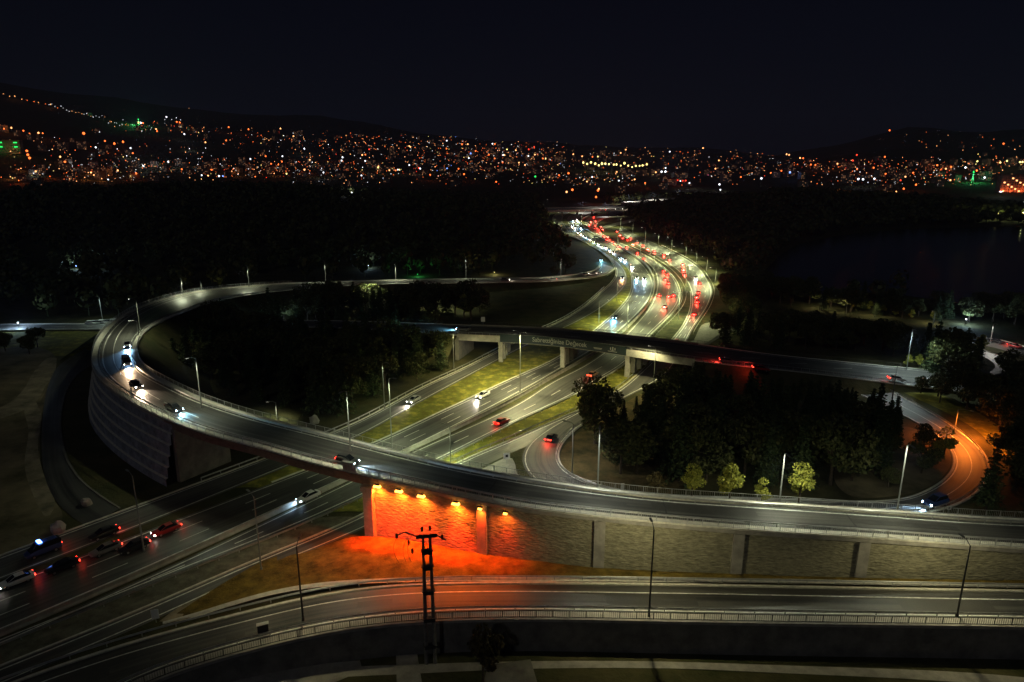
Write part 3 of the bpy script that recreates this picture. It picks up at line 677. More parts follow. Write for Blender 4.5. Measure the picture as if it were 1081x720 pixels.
# far flyovers near the vanishing stretch of the motorway
def flyover(nl, nr, zd, label, piers):
    l = track(nl, zd, 6); r = track(nr, zd, 6); n = len(l); r = resample(r, n)
    root = empty('flyover', l[n // 2].xy.to_3d(), label=label, cat='bridge')
    mb = MB(); mb.strip([l, [p + Vector((0, 0, .9)) for p in l], [p + Vector((0, 0, .9)) for p in offset(l, -.4)], [p for p in offset(l, -.4)], offset(r, .4), [p + Vector((0, 0, .9)) for p in offset(r, .4)], [p + Vector((0, 0, .9)) for p in r], [p - Vector((0, 0, 1.4)) for p in r], [p - Vector((0, 0, 1.4)) for p in l]])
    keep(mb.build('deck', 'concrete'), root)
    for k in range(piers):
        i = int((k + .5) / piers * n); c = (l[i] + r[i]) / 2; mb = MB(); mb.box((c.x, c.y, (zd - 1.4) / 2), (1.6, 3, zd - 1.4)); keep(mb.build('pier', 'concrete'), root)
    return root
flyover([(572, 220.2), (605, 219.5), (640, 218.8), (664, 219)], [(572, 223.2), (605, 222.2), (640, 221.2), (664, 221.4)], 7, 'small far flyover crossing at the head of the motorway', 6)
ribbon('far_road', [track([(655, 213.5), (700, 209.6), (742, 205)], 4, 12), track([(655, 218.5), (700, 214), (742, 207.5)], 4, 12)], 'concrete')
ribbon('far_road', [track([(636, 239), (655, 234), (675, 230)], .4, 6), track([(636, 242), (655, 237), (675, 232.6)], .4, 6)], 'concrete')
# ---------------------------------------------------------------- street lamps
YEL, WHT, GRN, SOD, FAR = (1, .93, .45), (1, .96, .85), (.86, 1, .55), (1, .21, .02), (.92, 1, .48)
def street_lamp(p, h, face, label, grp=None, arms=1, power=6000, color=YEL, arm=1.4, mat='pole_paint', r=.09, spot=True, size=158, tilt=12):
    """face: heading (rad) the arm points to"""
    root = empty('street_lamp', p, face, label=label, cat='street lamp', group=grp)
    mb = MB(); mb.tube((0, 0, 0), (0, 0, h - .4), r * 1.5, r, 8); mb.tube((0, 0, 0), (0, 0, .5), r * 2.2, r * 2.0, 8); mb.build('pole', mat, root)
    for s_ in ((1,) if arms == 1 else (1, -1)):
        mb = MB(); mb.tube((0, 0, h - .5), (s_ * arm * .5, 0, h - .08), r * .65, r * .55, 6); mb.tube((s_ * arm * .5, 0, h - .08), (s_ * arm, 0, h), r * .55, r * .5, 6); mb.build('arm', mat, root)
        mb = MB(); mb.box((s_ * (arm + .35), 0, h + .03), (.95, .32, .13), 0, 0, .8); hd = mb.build('lamp_head', mat, root)
        if spot:
            mb = MB(); mb.box((s_ * (arm + .4), 0, h - .045), (.6, .22, .02)); mb.build('lens', 'led' if color != SOD else 'flood_orange', hd)
            lamp_light('SPOT', 'lamp_light', root, (s_ * (arm + .4), 0, h - .12), power, color, size, .5, rot=(0, -s_ * R(tilt), 0), radius=.2)
    return root
def lamp_px(x, y, z, ytop, face, label, **kw):
    p = at(x, y, z); return street_lamp(p, height_for(p, ytop), R(face), label, **kw)
# nearest road
for x, y, yt, lb in ((320, 655, 574, 'dark lamp post on the walkway of the nearest road, left of the pylon'), (685, 652, 556, 'tall dark lamp post on the walkway of the nearest road, before the rubble wall'), (1010, 651, 573, 'tall dark lamp post on the nearest road walkway at the right edge')):
    lamp_px(x, y, 1.5, yt, 92, lb, power={320: 2300, 685: 5200}.get(x, 3800), color=(1, .9, .5), mat='dark_steel', size=140 if x == 320 else 166, tilt=22 if x < 1000 else 6)
# bottom left motorway
lamp_px(152, 582, 0, 500, 140, 'slim grey lamp post on the dark median at the bottom left', power=120, arms=1)
lamp_px(276, 602, 0, 522, 135, 'grey lamp post on the grass strip left of the orange lit mound', power=450)
# island and motorway beyond the viaduct
lamp_px(476, 494, 0, 449, 145, 'lamp post on the strip beside the merging lane just behind the viaduct', power=13000, color=GRN)
lamp_px(414, 477, 0, 398, 325, 'tall lamp post just behind the viaduct railing on the left verge', power=6000, color=GRN)
lamp_px(406, 431, 0, 382, 325, 'thin lamp post on the left verge of the left slip road', power=2500, color=GRN)
lamp_px(479, 389, 0, 350, 325, 'lamp post left of the overpass abutment', power=5500, color=YEL)
lamp_px(549, 413, 0, 350, 145, 'pale lamp post on the main median in front of the banner', arms=2, power=26000, color=YEL)
lamp_px(690, 408, 0, 366, 150, 'lamp post at the right end of the overpass, before the wood', power=9000, color=YEL)
lamp_px(604, 500, 0, 445, 165, 'lamp post on the brown bank right of the entry curve', power=4500, color=WHT)
lamp_px(631, 514, 9.7, 447, 262, 'lamp post on the inner footway of the loop against the dark tree', size=128, power=4500, color=(.95, 1, .8))
# right island behind the loop road
for x, y, yt, lb in ((823, 529, 476, 'lamp post beside the bright lime tree behind the loop road'), (947, 538.5, 467, 'tallest lamp post behind the loop road, near the car with blue headlights')):
    lamp_px(x, y, 8.2 if x < 900 else 7.4, yt, 265, lb, power=5000, color=(.97, 1, .72), size=168, tilt=2)
lamp_px(957, 390, 2, 347, 260, 'bright lamp post on the far side of the right-hand road', power=9000, color=(.8, 1, .95))
lamp_px(1045, 363, 0, 341, 265, 'lamp post at the bend near the right edge', power=3500, color=WHT)
lamp_px(1007, 458, 0, 430, 300, 'sodium lamp post glowing orange over the right-hand bend', power=19000, color=SOD, arm=2.4, size=165)
lamp_px(942, 421, 0, 384, 265, 'thin dark lamp post by the grass edge of the right-hand road', power=900, color=WHT, mat='dark_steel')
# loop
lo = [(213, 431, 12.1, 376, 235, 'lamp post on the inner footway at the left side of the loop'), (370, 476, 10.9, 411, 250, 'tall lamp post on the inner footway over the viaduct'), (149, 354, 12.4, 315, 200, 'lamp post on the inner footway at the far left bend'), (147, 356.5, 12.3, 338, 200, 'short post close behind the inner barrier at the left bend'),
      (193, 311, 10.8, 293, 290, 'lamp post on the outer side where the loop turns away'), (213, 308, 10.0, 296, 290, 'short lamp post beyond the far bend of the loop'), (263, 303, 8.6, 280, 280, 'lamp post on the far outer edge left of the round tree'), (344, 299, 6.3, 275, 270, 'lamp post on the far stretch of the loop behind the round tree'),
      (390, 325, 3, 298, 90, 'lamp post inside the loop by the lit brown patch'), (468, 321, 3, 299, 90, 'lamp post between the lit trees inside the loop'), (492, 294, 4, 271, 270, 'bright lamp post on the far stretch of the loop above the trees'), (592, 293, 2, 273, 265, 'lamp post near the cars joining from the loop'), (293, 446, 0, 423, 200, 'low lamp post in the dark wood inside the viaduct'), (418, 296, 5, 279, 270, 'faint lamp post midway on the far stretch of the loop')]
for x, y, z, yt, f, lb in lo:
    lamp_px(x, y, z, yt, f, lb, power={356.5: 500, 308: 1800, 303: 4500, 299: 4500, 294: 5000}.get(y, 5600), color=(.93, 1, .66), size=142)
# far motorway rows
for k, (x, y, yt) in enumerate([(755, 299, 282), (746, 286, 271), (735, 277, 264), (724, 271, 257), (709, 264, 250), (695, 260, 246), (681, 257, 240), (668, 247, 234), (655, 240, 228)]):
    lamp_px(x, y, 0, yt, 195, ORD[k] + ' post from the near end of the far lamp row on the right verge', grp='lamp posts on the right verge of the far motorway', power=16000, color=FAR, arms=1, arm=3)
for k, (x, y, yt) in enumerate([(632, 341, 317), (651, 318, 293), (648, 283, 262), (628, 258, 241), (606, 246, 231), (586, 236, 221), (574, 224, 211)]):
    lamp_px(x, y, 0, yt, 0, ORD[k] + ' post from the overpass in the lamp row left of the far motorway', grp='lamp posts left of the far motorway', power=10000 if k else 7000, color=FAR, arm=3)
for k, (x, y, yt) in enumerate([(662, 348, 318), (689, 316, 290), (690, 291, 268), (676, 272, 254), (652, 259, 243), (630, 247, 233), (614, 235, 222)]):
    lamp_px(x, y, 0, yt, 180, ORD[k] + ' post from the overpass on the main median', grp='median lamp posts beyond the overpass', arms=2, power=17000, color=FAR, arm=2.2)
for k, (x, y, yt) in enumerate([(716, 338, 308), (724, 302, 280), (706, 278, 260)]):
    lamp_px(x, y, 0, yt, 180, ORD[k] + ' post from the overpass on the dark strip between the right carriageways', grp='lamp posts on the strip beyond the overpass', arms=2, power=13000, color=FAR, arm=2.2)
for k, (x, y, yt) in enumerate([(664, 213, 205), (690, 211, 203), (716, 208, 200), (640, 224, 214), (615, 221, 212)]):
    lamp_px(x, y, 4, yt, 90, ORD[k] + ' lamp post counted along the far flyover road', grp='lamp posts at the far flyover', power=52000, color=WHT, arm=1)
# ---------------------------------------------------------------- orange wall floodlights
for k, (x, y) in enumerate([(396, 516.5), (421, 521), (448, 526), (478, 530.5), (505, 534), (530, 538)]):
    q = nearest(loop.l, at(x, y - 8, 10.3)); p = loop.l[q]; nl, t_ = side(loop.l, q)
    pos = p + nl * .7 + Vector((0, 0, -.75)); an = math.atan2(nl.y, nl.x)
    root = empty('floodlight', pos, an, label=ORD[k] + ' orange floodlight from the left under the loop road edge', cat='floodlight', group='orange floodlights on the rubble wall')
    mb = MB(); mb.box((0, 0, .1), (.35, .8, .16)); mb.build('housing', 'black_plastic', root)
    mb = MB(); mb.tube((-.75, 0, .2), (0, 0, .14), .05); mb.build('bracket', 'dark_steel', root)
    mb = MB(); sz = (.6, 1.25, .5) if k < 4 else (.35, .6, .3); mb.box((.0, 0, -.2), (sz[0], sz[1], .34), 0, 0, .8); mb.build('lens', 'flood_orange', root)
    e = 5200 if k < 4 else 1300
    lamp_light('SPOT', 'flood', root, (.05, 0, -.45), e * 1.35, (1, .13, .01), 150, .7, rot=(0, R(-4), 0), radius=.3)
    lamp_light('SPOT', 'throw', root, (.1, 0, -.45), e * (6.5 if k < 4 else 3.2), (1, .018, .003), 66, .8, rot=(0, R(-5), 0), radius=.3)

# ---------------------------------------------------------------- cars
def loft(mb, sts, mi=0, n=12):
    """sts: (x, half width, z low, z high, roundness)"""
    rings = []
    for x, hw, z0, z1 in sts:
        cz, hz = (z0 + z1) / 2, (z1 - z0) / 2; ring = []
        for i in range(n):
            t = 2 * math.pi * (i + .5) / n; c, s_ = math.cos(t), math.sin(t)
            e = .45; ring.append(Vector((x, hw * math.copysign(abs(c) ** e, c), cz + hz * math.copysign(abs(s_) ** e, s_))))
        rings.append(ring)
    mb.strip(rings, mi, closed=True); k = len(mb.v); mb.f.append(tuple(range(k - n, k))); mb.f.append(tuple(range(k - len(rings) * n, k - len(rings) * n + n))[::-1]); mb.m += [mi, mi]
def car_meshes(kind):
    M = {}
    if kind == 'hatch': body = [(-2.0, .70, .42, .95), (-1.9, .82, .30, 1.02), (-1.2, .87, .25, 1.0), (0, .88, .22, .98), (1.0, .87, .25, .93), (1.75, .80, .30, .80), (1.98, .66, .38, .70)]; cab = [(-1.95, .62, .9, 1.05), (-1.6, .70, .9, 1.42), (-.9, .72, .9, 1.50), (.1, .71, .9, 1.47), (.55, .68, .88, 1.25), (1.05, .62, .86, .95)]
    elif kind == 'van': body = [(-2.5, .80, .45, 1.2), (-2.4, .94, .3, 1.3), (0, .96, .25, 1.3), (1.5, .95, .28, 1.15), (2.2, .88, .32, .95), (2.45, .72, .4, .8)]; cab = [(-2.47, .84, 1.1, 1.9), (-2.2, .88, 1.1, 2.05), (0, .88, 1.1, 2.1), (.9, .84, 1.1, 1.95), (1.4, .8, 1.05, 1.5), (1.85, .74, 1.0, 1.1)]
    else: body = [(-2.25, .70, .42, .92), (-2.15, .82, .30, .98), (-1.3, .88, .25, .98), (0, .89, .22, .95), (1.1, .88, .25, .92), (2.0, .80, .30, .78), (2.25, .66, .38, .68)]; cab = [(-1.75, .60, .88, .98), (-1.15, .69, .88, 1.34), (-.5, .71, .88, 1.43), (.2, .70, .88, 1.40), (.6, .67, .86, 1.2), (1.15, .60, .84, .92)]
    mb = MB(); loft(mb, body); M['body'] = mb.mesh('body', ['car_paint'])
    mb = MB(); loft(mb, cab); M['windows'] = mb.mesh('windows', ['glass_dark'])
    top = cab[2][3]; x0, x1 = cab[1][0] + .12, cab[-3][0]
    mb = MB(); mb.box(((x0 + x1) / 2, 0, top - .01), (x1 - x0, 1.16, .07), 0, 0, .9)
    mb.tube((x1, .56, top - .03), (cab[-1][0] - .05, .6, .95), .035, .035, 5); mb.tube((x1, -.56, top - .03), (cab[-1][0] - .05, -.6, .95), .035, .035, 5)
    M['roof'] = mb.mesh('roof', ['car_paint'])
    mb = MB(); mb.tube((0, -.11, 0), (0, .11, 0), .31, .31, 14); M['tyre'] = mb.mesh('tyre', ['tyre'])
    mb = MB(); mb.tube((0, -.125, 0), (0, .125, 0), .19, .19, 10); M['rim'] = mb.mesh('rim', ['rim'])
    for nm, mt in (('hw', 'head_white'), ('hb', 'head_blue'), ('off', 'pole_paint')):
        mb = MB(); mb.box((0, 0, 0), (.22, .36, .16), 0, 0, .85); M[nm] = mb.mesh('headlight', [mt])
    for nm, mt in (('tail', 'tail_red'), ('tail_off', 'red_plastic')):
        mb = MB(); mb.box((0, 0, 0), (.16, .38, .16)); M[nm] = mb.mesh('tail_light', [mt])
    M['dim'] = (body[0][0], body[-1][0], body[-1][3] - .08, body[0][3] - .12, body[1][1], 1.25 if kind != 'van' else 1.5)
    return M
plain('red_plastic', (.25, .01, .01), .3)
CM = {k: car_meshes(k) for k in ('sedan', 'hatch', 'van')}
PAINT = {'white': (.7, .7, .7), 'silver': (.4, .41, .42), 'black': (.012, .012, .014), 'grey': (.12, .12, .13), 'red': (.35, .02, .02), 'blue': (.03, .06, .2), 'brown': (.2, .1, .06)}
def car(p, rz, label, kind='sedan', paint='grey', head=None, tail=False, hp=3000, tp=120, parts=True, grp=None, pitch=0.0, hcol=None):
    M = CM[kind]; x0, x1, hz, tz, hw, ax = M['dim']
    root = empty('car' if kind != 'van' else 'van', p, rz, label=label, cat='car' if kind != 'van' else 'van', group=grp); root.rotation_euler = (0, -pitch, rz); 
    def put(nm, key, loc, parent=root):
        o = link(nm, M[key], parent); o.location = loc; o.color = (*PAINT[paint], 1); return o
    put('body', 'body', (0, 0, 0)); put('windows', 'windows', (0, 0, 0)); put('roof', 'roof', (0, 0, 0))
    if parts:
        for sx in (-ax, ax):
            for sy in (-1, 1):
                wl = put('wheel', 'tyre', (sx, sy * (hw - .08), .31)); put('rim', 'rim', (0, 0, 0), wl)
    for sy in (-1, 1):
        put('headlight', {'w': 'hw', 'b': 'hb', None: 'off'}[head], (x1 - .12, sy * .58, hz))
        put('tail_light', 'tail' if tail else 'tail_off', (x0 + .06, sy * .62, tz))
    if head and hp:
        lamp_light('SPOT', 'beam', root, (x1 + .1, 0, hz), hp, hcol or ((1, .85, .65) if head == 'w' else (.45, .72, 1)), 85, .8, rot=(0, R(-72), 0), radius=.15)
    if tail and tp:
        lamp_light('POINT', 'tail_glow', root, (x0 - .35, 0, tz), tp, (1, .05, .03), radius=.15)
    return root
def hdg(road_pts, p, rev=False):
    i = nearest(road_pts, p); _, t_ = side(road_pts, i); a = math.atan2(t_.y, t_.x)
    sl = (road_pts[min(i + 1, len(road_pts) - 1)].z - road_pts[max(i - 1, 0)].z) / 4.5
    return (a + math.pi, -sl) if rev else (a, sl)
def car_on(rd, x, y, z, rev, label, **kw):
    c = rd.at_frac(.5); q = nearest(c, at(x, y, z)); z = c[q].z + .04; p = at(x, y, z); q = nearest(c, p); p.z = c[q].z + .035
    a, pt = hdg(c, p, rev); return car(p, a, label, pitch=math.atan(pt), **kw)
# on the loop, coming round towards the viaduct (loop.l runs right to left, so reversed)
car_on(loop, 135, 366, 12.4, True, 'dark car with blue-white headlights, farthest of the three in the left bend', kind='sedan', paint='grey', head='b', hp=8000, hcol=(.3, .6, 1))
car_on(loop, 134, 385, 12.5, True, 'silver van with warm lights, middle of the three vehicles in the left bend', kind='van', paint='silver', head='w', hp=6500, hcol=(1, .68, .4))
car_on(loop, 144, 409, 12.4, True, 'dark car with round white headlights, nearest of the three in the left bend', kind='hatch', paint='black', head='w', hp=6500, hcol=(1, .75, .5))
car_on(loop, 184, 433, 12.2, True, 'black car with bluish headlights between the left bend and the viaduct', kind='sedan', paint='black', head='b', hp=6500, hcol=(.3, .75, 1))
car_on(loop, 367, 489, 10.7, True, 'black car with lit head and tail lights crossing the viaduct', kind='hatch', paint='black', head='b', tail=True, hp=7000, tp=60)
car_on(loop, 322, 304, 7, True, 'small car with red tail lights on the far stretch of the loop', paint='grey', tail=True, parts=False) if False else car_on(loop, 322, 303, 7, False, 'small car with reddish lights on the far stretch of the loop', paint='white', head='w', hp=1500)
car_on(loop, 533, 296.5, 3.2, False, 'small car with white headlights on the far stretch right of the trees', paint='grey', head='w', hp=3000)
car_on(loop, 583, 296, 2.2, True, 'car with red tail lights about to join the motorway from the loop', paint='white', tail=True, tp=300)
car_on(loop, 618, 290.5, 1, True, 'car with warm headlights, left one of the pair at the loop junction', paint='silver', head='w', hp=5000).rotation_euler.z += math.pi
car_on(loop, 632, 289, 1, True, 'car with warm headlights, right one of the pair at the loop junction', paint='silver', head='w', hp=5000).rotation_euler.z += math.pi
car_on(ramp_left, 634, 275, 0, True, 'car casting a cyan pool behind the loop junction', paint='black', head='b', hp=9000, hcol=(.2, .75, 1))
car_on(ramp_left, 437, 424, 0, True, 'pale silver car with headlights on the left slip road', paint='silver', head='w', hp=4500, kind='sedan')
car_on(ramp_left, 657, 294, 0, True, 'car with amber headlights on the slip road left of the far motorway', paint='grey', head='w', hp=7000, hcol=(1, .5, .2))
car_on(road_a, 510, 419, 0, True, 'white car with headlights on the oncoming carriageway before the overpass', paint='white', head='w', hp=5000)
car_on(road_a, 650, 336, 0, True, 'car throwing a bright blue pool just beyond the overpass', paint='black', head='b', hp=16000, hcol=(.06, .38, 1))
fa = [(672, 294, 'w'), (680, 295, 'b'), (667, 282, 'b'), (654, 273, 'b'), (639, 262, 'w'), (631, 259, 'b'), (622, 253, 'w'), (616, 249.5, 'w'), (610, 246, 'w'), (606, 243, 'w'), (604, 239, 'b'), (611, 235.5, 'b'), (605, 233, 'w'), (613, 241, 'w'), (626, 256, 'w'), (647, 267, 'w'), (643, 264.5, 'b'), (634, 261, 'w'), (618, 251, 'b'), (613, 247.5, 'w'), (607, 241, 'w'), (609, 232, 'w'), (606, 235, 'b'), (659, 275, 'w')]
for k, (x, y, c) in enumerate(fa):
    car_on(road_a, x, y, 0, True, ORD[k] + ' car with headlights listed from the overpass up the oncoming far carriageway', paint=random.choice(['white', 'grey', 'silver']), head=c, hp=9000, hcol=random.choice([(.35, .7, 1), (1, .8, .55), (.6, .85, 1)]), parts=False, grp='oncoming cars on the far motorway')
car_on(road_b, 530, 447, 0, False, 'maroon car with dim red lights on the away carriageway, left of the entry curve', paint='red', tail=True, tp=120)
car_on(road_b, 626, 397, 0, False, 'brown car going under the overpass, partly hidden by the dark tree', paint='brown', tail=True, tp=160)
fb = [(702, 325), (696, 313), (706, 314), (711, 313), (705, 300), (702, 296), (704, 291), (700, 287), (679, 274), (640, 254), (637, 250), (633, 246), (641, 251), (634, 240), (628, 239), (632, 243.5), (627, 230), (646, 256), (624, 235), (652, 261), (622, 238), (630, 242), (643, 254), (636, 243), (648, 258), (629, 234), (672, 268), (661, 262)]
for k, (x, y) in enumerate(fb):
    car_on(road_b, x, y, 0, False, ORD[k] + ' red-lit car counted from the overpass up the away carriageway', paint=random.choice(['red', 'grey', 'silver', 'red']), tail=True, tp=1300, parts=y > 280, grp='queueing cars on the away carriageway')
fc = [(733, 333), (736, 320), (735.5, 315), (737, 310), (738, 300), (722, 291), (721, 286), (720, 280), (706, 275), (678, 260), (672, 257), (662, 254), (657, 252), (654, 249), (668, 259), (683, 264), (651, 245), (665, 252), (690, 266), (700, 270)]
for k, (x, y) in enumerate(fc):
    car_on(road_c, x, y, 0, False, ORD[k] + ' car with tail lights counted from the overpass up the rightmost carriageway', paint=random.choice(['red', 'grey', 'white']), tail=True, tp=1300, parts=y > 280, grp='cars on the rightmost far carriageway')
car_on(road_c, 714, 362, 0, False, 'car with red lights right behind the overpass railing', paint='red', tail=True, tp=500)
car_on(road_c, 734, 294, 0, True, 'car with white lights at the right edge of the far carriageway', paint='white', head='w', hp=6000, parts=False)
car_on(curve, 582, 464, 0, False, 'dark car with bright red tail lights leaving the entry curve', paint='black', tail=True, tp=420)
car_on(curve, 987, 533.5, 0, False, 'dark car with blue-white headlights at the foot of the orange bend', paint='blue', kind='hatch', head='b', hp=6000).scale = (1.2, 1.2, 1.35)
car_on(over, 768, 383, 7, False, 'car with bright red tail lights on the overpass, left of the pair', paint='grey', tail=True, tp=500)
car_on(over, 803, 391, 6, False, 'car with red tail lights on the overpass, right of the pair', paint='red', tail=True, tp=300)
car_on(over, 946, 402, 2, False, 'pale car driving beside the grass edge of the right-hand road', paint='white', tail=True, tp=30)
car_on(over, 489, 349, 8, True, 'car with a white headlight at the left end of the overpass', paint='grey', head='b', hp=9000, hcol=(.25, .7, 1))
car_on(ra, 1071, 367, 0, False, 'bright red car near the right edge of the photo', paint='red', tail=True, tp=400)
car_on(ra, 1052, 362, 0, False, 'dark parked car near the bend at the right edge', paint='black')
for k, (x, y, hd) in enumerate([(652, 221.5, 'w'), (659, 221.3, 'w'), (668, 220.5, 'w'), (636, 222.5, None), (641, 222.3, None), (628, 222.8, None)]):
    car(at(x, y, 8), R(180 if hd else 0), ORD[k] + ' car on the far flyover, white lit ones counted before red lit ones', paint='silver', head=hd, tail=not hd, hp=9000, tp=1200, parts=False, grp='cars on the far flyover')
# bottom left traffic
bl_cars = [(road_a, 18, 616, 'white car with warm lights, lowest left on the motorway', 'white', 'w', True, 2500), (road_a, 66, 601, 'dark car with red lights, second from the left edge on the motorway', 'black', None, True, 0), (road_a, 112, 583, 'dark car with red lights, third from the left edge on the motorway', 'grey', None, True, 0),
           (road_a, 142, 580, 'dark car with red lights just left of the slim lamp post', 'black', None, True, 0), (road_a, 176, 562, 'maroon car with glowing lights just right of the slim lamp post', 'red', 'w', True, 300), (ramp_left, 110, 566, 'dark car on the outer lane by the dirt verge with one red light', 'black', None, True, 0),
           (ramp_left, 46, 584, 'small dark blue-lit van by the dirt verge at the left edge', 'blue', None, True, 0), (road_b, 326, 527, 'white car in shadow just below the viaduct', 'white', 'b', False, 2500)]
for rd, x, y, lb, pc, hd, tl, hp in bl_cars:
    o = car_on(rd, x, y, 0, rd is not road_b, lb, paint=pc, head=hd, tail=tl, hp=hp * .5, tp=22, kind='van' if 'van' in lb else 'sedan')
    if rd is road_b: o.rotation_euler.z += math.pi
    if 'blue-lit' in lb:
        mb = MB(); mb.box((.3, 0, 2.2), (.5, 1.2, .16)); mb.build('roof_beacon', 'blue_beacon', o)
# ---------------------------------------------------------------- transformer pylon in the foreground
pb = at(455, 700, -3.0); HP = height_for(pb, 560)
py = empty('power_pylon', pb, R(8), label='dark twin-leg power pylon with insulators standing in the foreground', cat='pylon')
for sx in (-1, 1):
    mb = MB(); mb.tube((sx * .56, 0, 0), (sx * .42, 0, HP - .6), .27, .17, 8); mb.build('leg', 'old_concrete_pole', py)
for z in (2.5, 6.5, 10.5, 14.0, HP - 3.0):
    mb = MB(); ww = 1.5 - .3 * z / HP; mb.box((0, 0, z), (ww, .55, .42)); mb.box((0, 0, z + .28), (ww * 1.25, .7, .1)); mb.build('cross_beam', 'dark_steel', py)
mb = MB(); mb.box((0, 0, HP - .8), (2.6, .4, .3)); mb.tube((-1.2, 0, HP - .7), (-2.6, .2, HP - .1), .09); mb.tube((-2.6, .2, HP - .1), (-3.6, .2, HP - .5), .07); mb.tube((1.3, 0, HP - .8), (2.4, 0, HP - 1.5), .09); mb.build('cross_arm', 'dark_steel', py)
for x, z in ((-3.6, HP - .6), (-2.2, HP - 1.6), (-.5, HP + .1), (.45, HP + .15), (1.9, HP - 1.2), (-1.8, HP - 2.8)):
    mb = MB()
    for q in range(4): mb.tube((x, 0, z - .1 + q * .14), (x, 0, z - .02 + q * .14), .19, .12, 8)
    mb.tube((x, 0, z - .3), (x, 0, z + .5), .04); mb.build('insulator', 'bark', py)
for x, x2 in ((-3.6, -3.5), (-2.2, -2.6), (-1.8, -2.0)):
    mb = MB(); pr = None
    for q in range(9):
        t = q / 8; cur = Vector((x + (x2 - x) * t - .5 * math.sin(t * math.pi), .1, HP - .6 - 3.6 * t))
        if pr: mb.tube(pr, cur, .025, .025, 4)
        pr = cur
    mb.build('cable', 'black_plastic', py)
# small things
def sign(p, rz, label, w_=1.2, h_=1.2, hgt=2.2, mat='white_sign', dark=True):
    r = empty('road_sign', p, rz, label=label, cat='sign'); mb = MB(); mb.tube((0, 0, 0), (0, 0, hgt + h_), .05); mb.build('post', 'steel', r)
    mb = MB(); mb.box((0, -.06, hgt + h_ / 2), (w_, .05, h_)); mb.build('panel', mat, r)
    if dark: mb = MB(); mb.box((0, -.095, hgt + h_ / 2), (w_ * .42, .02, h_ * .42)); mb.build('symbol', 'black_plastic', r)
    return r
sign(at(535, 489), R(8), 'square white road sign with dark centre on the pale traffic island', 1.3, 1.3, 1.0)
sign(at(165, 657), R(20), 'tilted white chevron sign at the nose between slip lane and nearest road', .9, 1.4, .6, dark=False)
sign(at(510, 342, 8), R(0), 'small pale sign post behind the left end of the overpass', 1.3, 1.6, .8, dark=False)
sign(at(657, 518), 0, 'small white marker beside the foot of the bank behind the loop road', .6, 1.2, .3, dark=False)
sign(at(1001, 541), 0, 'small round-topped marker near the foot of the orange bend', .7, .7, .6)
q = nearest(loop.l, at(367, 500, 10.7)); p = loop.l[q] + side(loop.l, q)[0] * -.5; cb_ = empty('utility_cabinet', p + Vector((0, 0, .24)), hdg(loop.l, p)[0], label='grey utility cabinet on the outer footway of the viaduct', cat='cabinet')
mb = MB(); mb.box((0, .2, .7), (2.0, .5, 1.4)); mb.build('housing', 'steel', cb_); mb = MB(); mb.box((0, .2, 1.44), (2.2, .7, .08)); mb.build('lid', 'dark_steel', cb_); mb = MB(); mb.box((-.45, .47, .7), (.85, .03, 1.2)); mb.box((.45, .47, .7), (.85, .03, 1.2)); mb.build('door', 'steel', cb_)
p = at(279, 667, .8); cb_ = empty('utility_cabinet', V((p.x, p.y - .3, 1.1)), R(22), label='dark utility cabinet on the walkway of the nearest road', cat='cabinet')
mb = MB(); mb.box((0, 0, .55), (1.3, .5, 1.1)); mb.build('housing', 'dark_steel', cb_); mb = MB(); mb.box((0, 0, 1.13), (1.5, .65, .07)); mb.build('lid', 'steel', cb_)
def rock(p, r, label):
    mb = MB(); mb.ball((0, 0, r * .45), r, 12); mb.v = [tuple(Vector(v) * (1 + .35 * noise.noise(Vector(v) * 1.1 + Vector((r * 7, 0, 0))))) for v in mb.v]
    o = mb.build('boulder', 'concrete', None); o.location = p; tag(o, label, 'boulder')
rock(at(62, 561), 1.2, 'pale boulder on the dirt verge above the lower left motorway'); rock(at(92, 533), .9, 'small pale rock by the service road end'); rock(at(332, 446), 1.2, 'pale rock in the dark wood behind the viaduct')
# ---------------------------------------------------------------- trees
def leaf(mb, c, r, nrm=None):
    u = Vector((random.gauss(0, 1), random.gauss(0, 1), random.gauss(0, 1))).normalized(); v = u.orthogonal().normalized(); w_ = u.cross(v)
    a = random.uniform(0, 6.28); v, w_ = v * math.cos(a) + w_ * math.sin(a), w_ * math.cos(a) - v * math.sin(a)
    s_ = r * random.uniform(.6, 1.3)
    mb.add([c - v * s_, c + w_ * s_ * .55 + u * s_ * .12, c + v * s_, c - w_ * s_ * .55 + u * s_ * .12], [(0, 1, 2, 3)])
def broad(seed, h, cr, n=1700, ls=.34, lobes=9, zc=.62):
    random.seed(seed); tr = MB(); cw = MB()
    tr.tube((0, 0, -.3), (0, 0, h * .45), h * .028, h * .018, 7)
    L = []
    for k in range(lobes):
        a = 2.4 * k + random.uniform(-.4, .4); rr = cr * random.uniform(.25, .72); zz_ = h * (zc + random.uniform(-.24, .26))
        if k == 0: rr = 0; zz_ = h * .86
        c = Vector((math.cos(a) * rr, math.sin(a) * rr, zz_)); R_l = cr * random.uniform(.34, .55); L.append((c, R_l))
        tr.tube((0, 0, h * random.uniform(.28, .45)), c, h * .012, h * .004, 5)
    for k in range(n):
        c, rl = L[k % lobes]; d = Vector((random.gauss(0, 1), random.gauss(0, 1), random.gauss(0, 1))).normalized()
        q = c + Vector((d.x, d.y, d.z * .75)) * rl * random.uniform(.45, 1.08) ** .6
        if q.z < h * .16: continue
        leaf(cw, q, ls)
    return tr, cw
